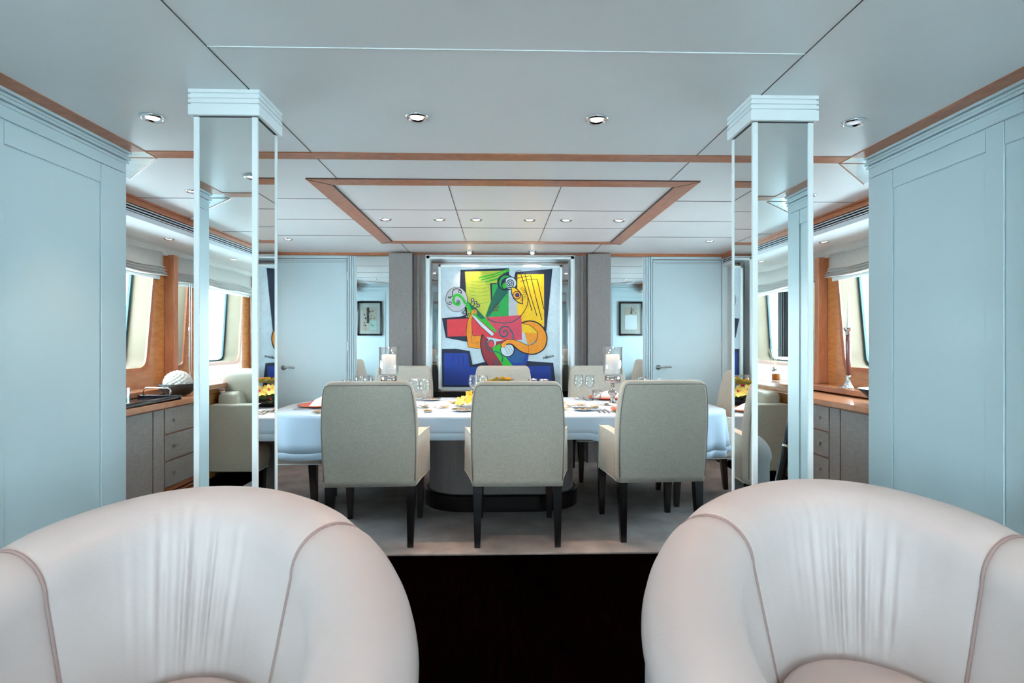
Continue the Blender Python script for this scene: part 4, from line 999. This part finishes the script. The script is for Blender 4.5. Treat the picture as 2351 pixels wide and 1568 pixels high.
# framed pictures on the dining side of the side walls (visible in the wall mirrors)
for sx, side, cols in ((-1, 'left', 'black-framed ink picture with flecks of green'), (1, 'right', 'dark-framed ink sketch with a bright sheet')):
    t = thing('framed_picture', '%s, reflected in the %s wall mirror' % (cols, side), 'picture', (sx * (2.215 if sx < 0 else 2.27), Y1 + .012, 1.30))
    w_, h_ = .20, .56
    b = MB(); b.box(-w_, -w_ + .028, 0, .03, 0, h_); b.box(w_ - .028, w_, 0, .03, 0, h_); b.box(-w_, w_, 0, .03, 0, .028); b.box(-w_, w_, 0, .03, h_ - .028, h_)
    b.build('frame', 'ebony', t, bevel=.002)
    b = MB(); b.box(-w_ + .02, w_ - .02, 0, .008, .02, h_ - .02, 0); b.box(-.12, .12, .008, .010, .08, h_ - .09, 1)
    rg = random.Random(3 if sx < 0 else 8)
    if sx < 0:
        b.box(-.05, -.01, .0101, .0108, .2, .46, 2)
        for k in range(26): x = rg.gauss(-.02, .04); z = rg.uniform(.14, .42); b.box(x, x + rg.uniform(.008, .022), .0101, .0112, z, z + rg.uniform(.008, .025), 2)
        b.box(0, .11, .0101, .0105, .09, .25, 3)
    else:
        b.rings([[(-.01, .0105, .36), (.02, .0105, .36), (.02, .0115, .36), (-.01, .0115, .36)], [(.004, .0105, .48), (.01, .0105, .48), (.01, .0115, .48), (.004, .0115, .48)]], 2)
        for k in range(6): x = rg.gauss(0, .03); b.box(x, x + .015, .0101, .0112, .36 + .015 * k, .37 + .015 * k, 2)
        b.box(-.10, .10, .0101, .0105, .1, .34, 4)
    b.build('print', ['blind', 'linen_front', 'ink', 'mint', 'napkin'], t)
    MB().box(-w_ + .025, w_ - .025, .022, .024, .025, h_ - .025).build('glazing', 'glass', t)

# ------------------------------------------------------------------ foreground tub armchairs
A_, B_, HB, HA, RR, SIN, BUL, HP = 0.4026, 0.5026, 0.7962, 0.4907, 0.0997, 0.0612, 0.0199, 1.5074
def tubp(th, v, extra=0.0):
    h = HA + (HB - HA) * max(0.0, math.cos(th * .5)) ** HP; zc = h - RR
    if v < .3: u = v / .3; off = RR * (.75 + .25 * u) + BUL * math.sin(PI * u) * .5; z = .12 + (zc - .12) * u
    elif v <= .6: p = (v - .3) / .3 * PI; off = (RR + extra) * math.cos(p); z = zc + (RR + extra) * math.sin(p)
    else:
        u = (v - .6) / .4; off = -RR - SIN * u - extra; z = zc + (.36 - zc) * u
    n = Vector((math.sin(th) / A_, math.cos(th) / B_)).normalized()
    return (A_ * math.sin(th) + off * n.x, B_ * math.cos(th) + off * n.y, z)
def sheet(b, t0, t1, nt_, nv, fold=False, ends=(False, False), v0=0.0, v1=1.0, ex=0.0):
    rs = []
    for i in range(nt_ + 1):
        th = t0 + (t1 - t0) * i / nt_; col = []
        e = min(i, nt_ - i) / nt_
        for j in range(nv + 1):
            v = v0 + (v1 - v0) * j / nv; x = ex + .010 * min(1, e * 14) ** .5 if ex >= 0 else 0
            p = Vector(tubp(th, v, x))
            if fold and v > .5:
                q = (v - .5) / .5; env = math.sin(PI * min(1, q * 1.05)) ** 1.0 * math.exp(-((th - .05) / .36) ** 2)
                d = (.0050 * math.sin(th * 44 + 2.0 * q) + .0040 * math.sin(th * 71 + 3 * q + 1)) * env
                n = Vector((math.sin(th) / A_, math.cos(th) / B_)).normalized(); p += Vector((n.x, n.y, 0)) * d
            col.append(tuple(p))
        rs.append(col)
    b.rings(rs, 0, ends[0], ends[1], closed=False)
def tub(x, y, rz, th_s, label):
    t = thing('tub_armchair', label, 'armchair', (x, y, FZ), rz, 'leather tub armchairs'); t.scale = (1.083, 1.083, 1.083)
    b = MB(); sheet(b, -th_s, th_s, 120, 60, True, ex=.0); b.build('backrest', 'leather', t, smooth=True)
    TE = math.radians(128)
    for s in (-1, 1):
        b = MB(); sheet(b, s * th_s, s * TE, 40, 48, False, ex=.0)
        # rounded front end of the arm
        ring0 = [Vector(tubp(s * TE, j / 48, 0)) for j in range(49)]
        c = Vector((sum(p.x for p in ring0) / 49, sum(p.y for p in ring0) / 49, .35))
        tdir = Vector((A_ * math.cos(TE) * s, -B_ * math.sin(TE) * 1.0, 0)).normalized(); rs = [[tuple(p) for p in ring0]]
        for k in range(1, 7):
            a = k / 6 * PI / 2; f_ = math.cos(a)
            rs.append([tuple(Vector((c.x + (p.x - c.x) * max(f_, .02), c.y + (p.y - c.y) * max(f_, .02), .12 + (p.z - .12) * (1 - .12 * math.sin(a)))) + tdir * .08 * math.sin(a)) for p in ring0])
        b.rings(rs, 0, False, True, closed=False)
        b.build('arm', 'leather', t, smooth=True)
        b = MB(); pts = [tubp(s * th_s, j / 60, .002) for j in range(0, 61)]; b.tube(pts, .0045, 8); b.build('seam', 'leather_seam', t, smooth=True)
    # seat cushion follows the inside of the shell
    def ins(f_, z): 
        out = []
        for k in range(48):
            th = 2 * PI * k / 48; a_i = (A_ - RR - SIN - .01) * f_; b_i = (B_ - RR - SIN - .01) * f_
            yy = b_i * math.cos(th); yy = yy if yy > 0 else yy * 1.25
            out.append((a_i * math.sin(th), yy, z))
        return out
    MB().rings([ins(.96, .25), ins(1, .28), ins(1.0, .375), ins(.97, .395), ins(.90, .405), ins(.5, .412), ins(.05, .414)]).build('seat', 'leather', t, smooth=True)
    MB().rings([ins(1.1, .06), ins(1.1, .25)]).build('base', 'leather', t, smooth=True)
    for fx, fy in ((-.25, .28), (.25, .28), (-.25, -.28), (.25, -.28)):
        MB().lathe([(.02, 0), (.028, .06), (.028, .10)], c=(fx, fy, 0), n=16).build('leg', 'ebony', t, smooth=True)
    return t
tub(-.7497, 1.149, .2507, .9737, 'cream leather tub armchair in the left foreground with creased back')
tub(.8449, 1.190, -.2606, .9719, 'cream leather tub armchair in the right foreground with creased back')

# ------------------------------------------------------------------ saloon furniture seen in the column mirrors
def sofa(sx, y0, y1, label):
    t = thing('sofa', label, 'sofa', (sx * 2.30, (y0 + y1) / 2, FZ + .015)); t.scale = (1, 1, 1.083); L_ = (y1 - y0) / 2
    MB().box(-.40, .40, -L_ + .15, L_ - .15, .10, .30).build('base', 'sofa_linen', t, bevel=.02)
    MB().box(-sx * .40, sx * .25, -L_ + .17, L_ - .17, .30, .44).build('seat', 'sofa_linen', t, bevel=.04)
    MB().box(sx * .20, sx * .40, -L_ + .1, L_ - .1, .12, .74).build('backrest', 'sofa_linen', t, bevel=.05)
    for s in (-1, 1):
        MB().box(-.42, .42, s * (L_ - .16), s * L_, .06, .64).build('arm', 'sofa_linen', t, bevel=.012)
    for a in (-1, 1):
        for c in (-1, 1): MB().box(a * .36 - .03, a * .36 + .03, c * (L_ - .08) - .03, c * (L_ - .08) + .03, 0, .10).build('leg', 'ebony', t)
sofa(-1, -3.4, -1.00, 'beige fabric sofa along the left saloon windows, seen in the left column')
sofa(1, -3.3, -.92, 'beige fabric sofa along the right saloon windows, seen in the right column')
def pillow(x, y, z, rz, label, tilt=.5):
    b = MB(); rs = []
    for k in range(9):
        u = -1 + 2 * k / 8; f_ = (1 - abs(u) ** 3) ** .5 if abs(u) < 1 else .05; s = .26 * (.55 + .45 * f_)
        rs.append([(xx, yy, u * .07) for xx, yy in superell(max(s, .05), max(s, .05), 4, 28)])
    b.rings(rs); b.xf(Matrix.Rotation(rz, 4, 'Z') @ Matrix.Rotation(PI / 2 - tilt, 4, 'X'))
    o = b.build('pillow', 'pillow', smooth=True, loc=(x, y, z)); tag(o, label, 'pillow')
pillow(-2.46, -1.32, .70, .15, 'cream pillow leaning on the left saloon sofa arm, seen in the left column')
pillow(-2.08, -1.42, .66, .4, 'cream pillow farther along the left saloon sofa')
pillow(2.30, -1.24, .70, -.3, 'cream pillow on the right saloon sofa, seen in the right column')
# tripod lamp with pleated black shade
t = thing('floor_lamp', 'black tripod floor lamp with ribbed dark shade, seen in the right column', 'lamp', (2.50, -.42, FZ))
rs = []
for z in (1.17, 1.72):
    rs.append([((.125 + .004 * (k % 2)) * math.cos(2 * PI * k / 72), (.125 + .004 * (k % 2)) * math.sin(2 * PI * k / 72), z) for k in range(72)])
MB().rings(rs).build('lamp_shade', 'black', t)
MB().tube([(0, 0, .85), (0, 0, 1.2)], .012, 10).build('pole', 'black', t)
for k in range(3):
    a = 2 * PI * k / 3 + .6; lg = MB().tube([(0, 0, .82), (.25 * math.cos(a), .25 * math.sin(a), .0)], .022, 8); l_ = lg.build('leg', 'black', t)
    MB().sphere((.12 * math.cos(a), .12 * math.sin(a), .42), .026, 10, 8).build('knob', 'chrome', l_, smooth=True)
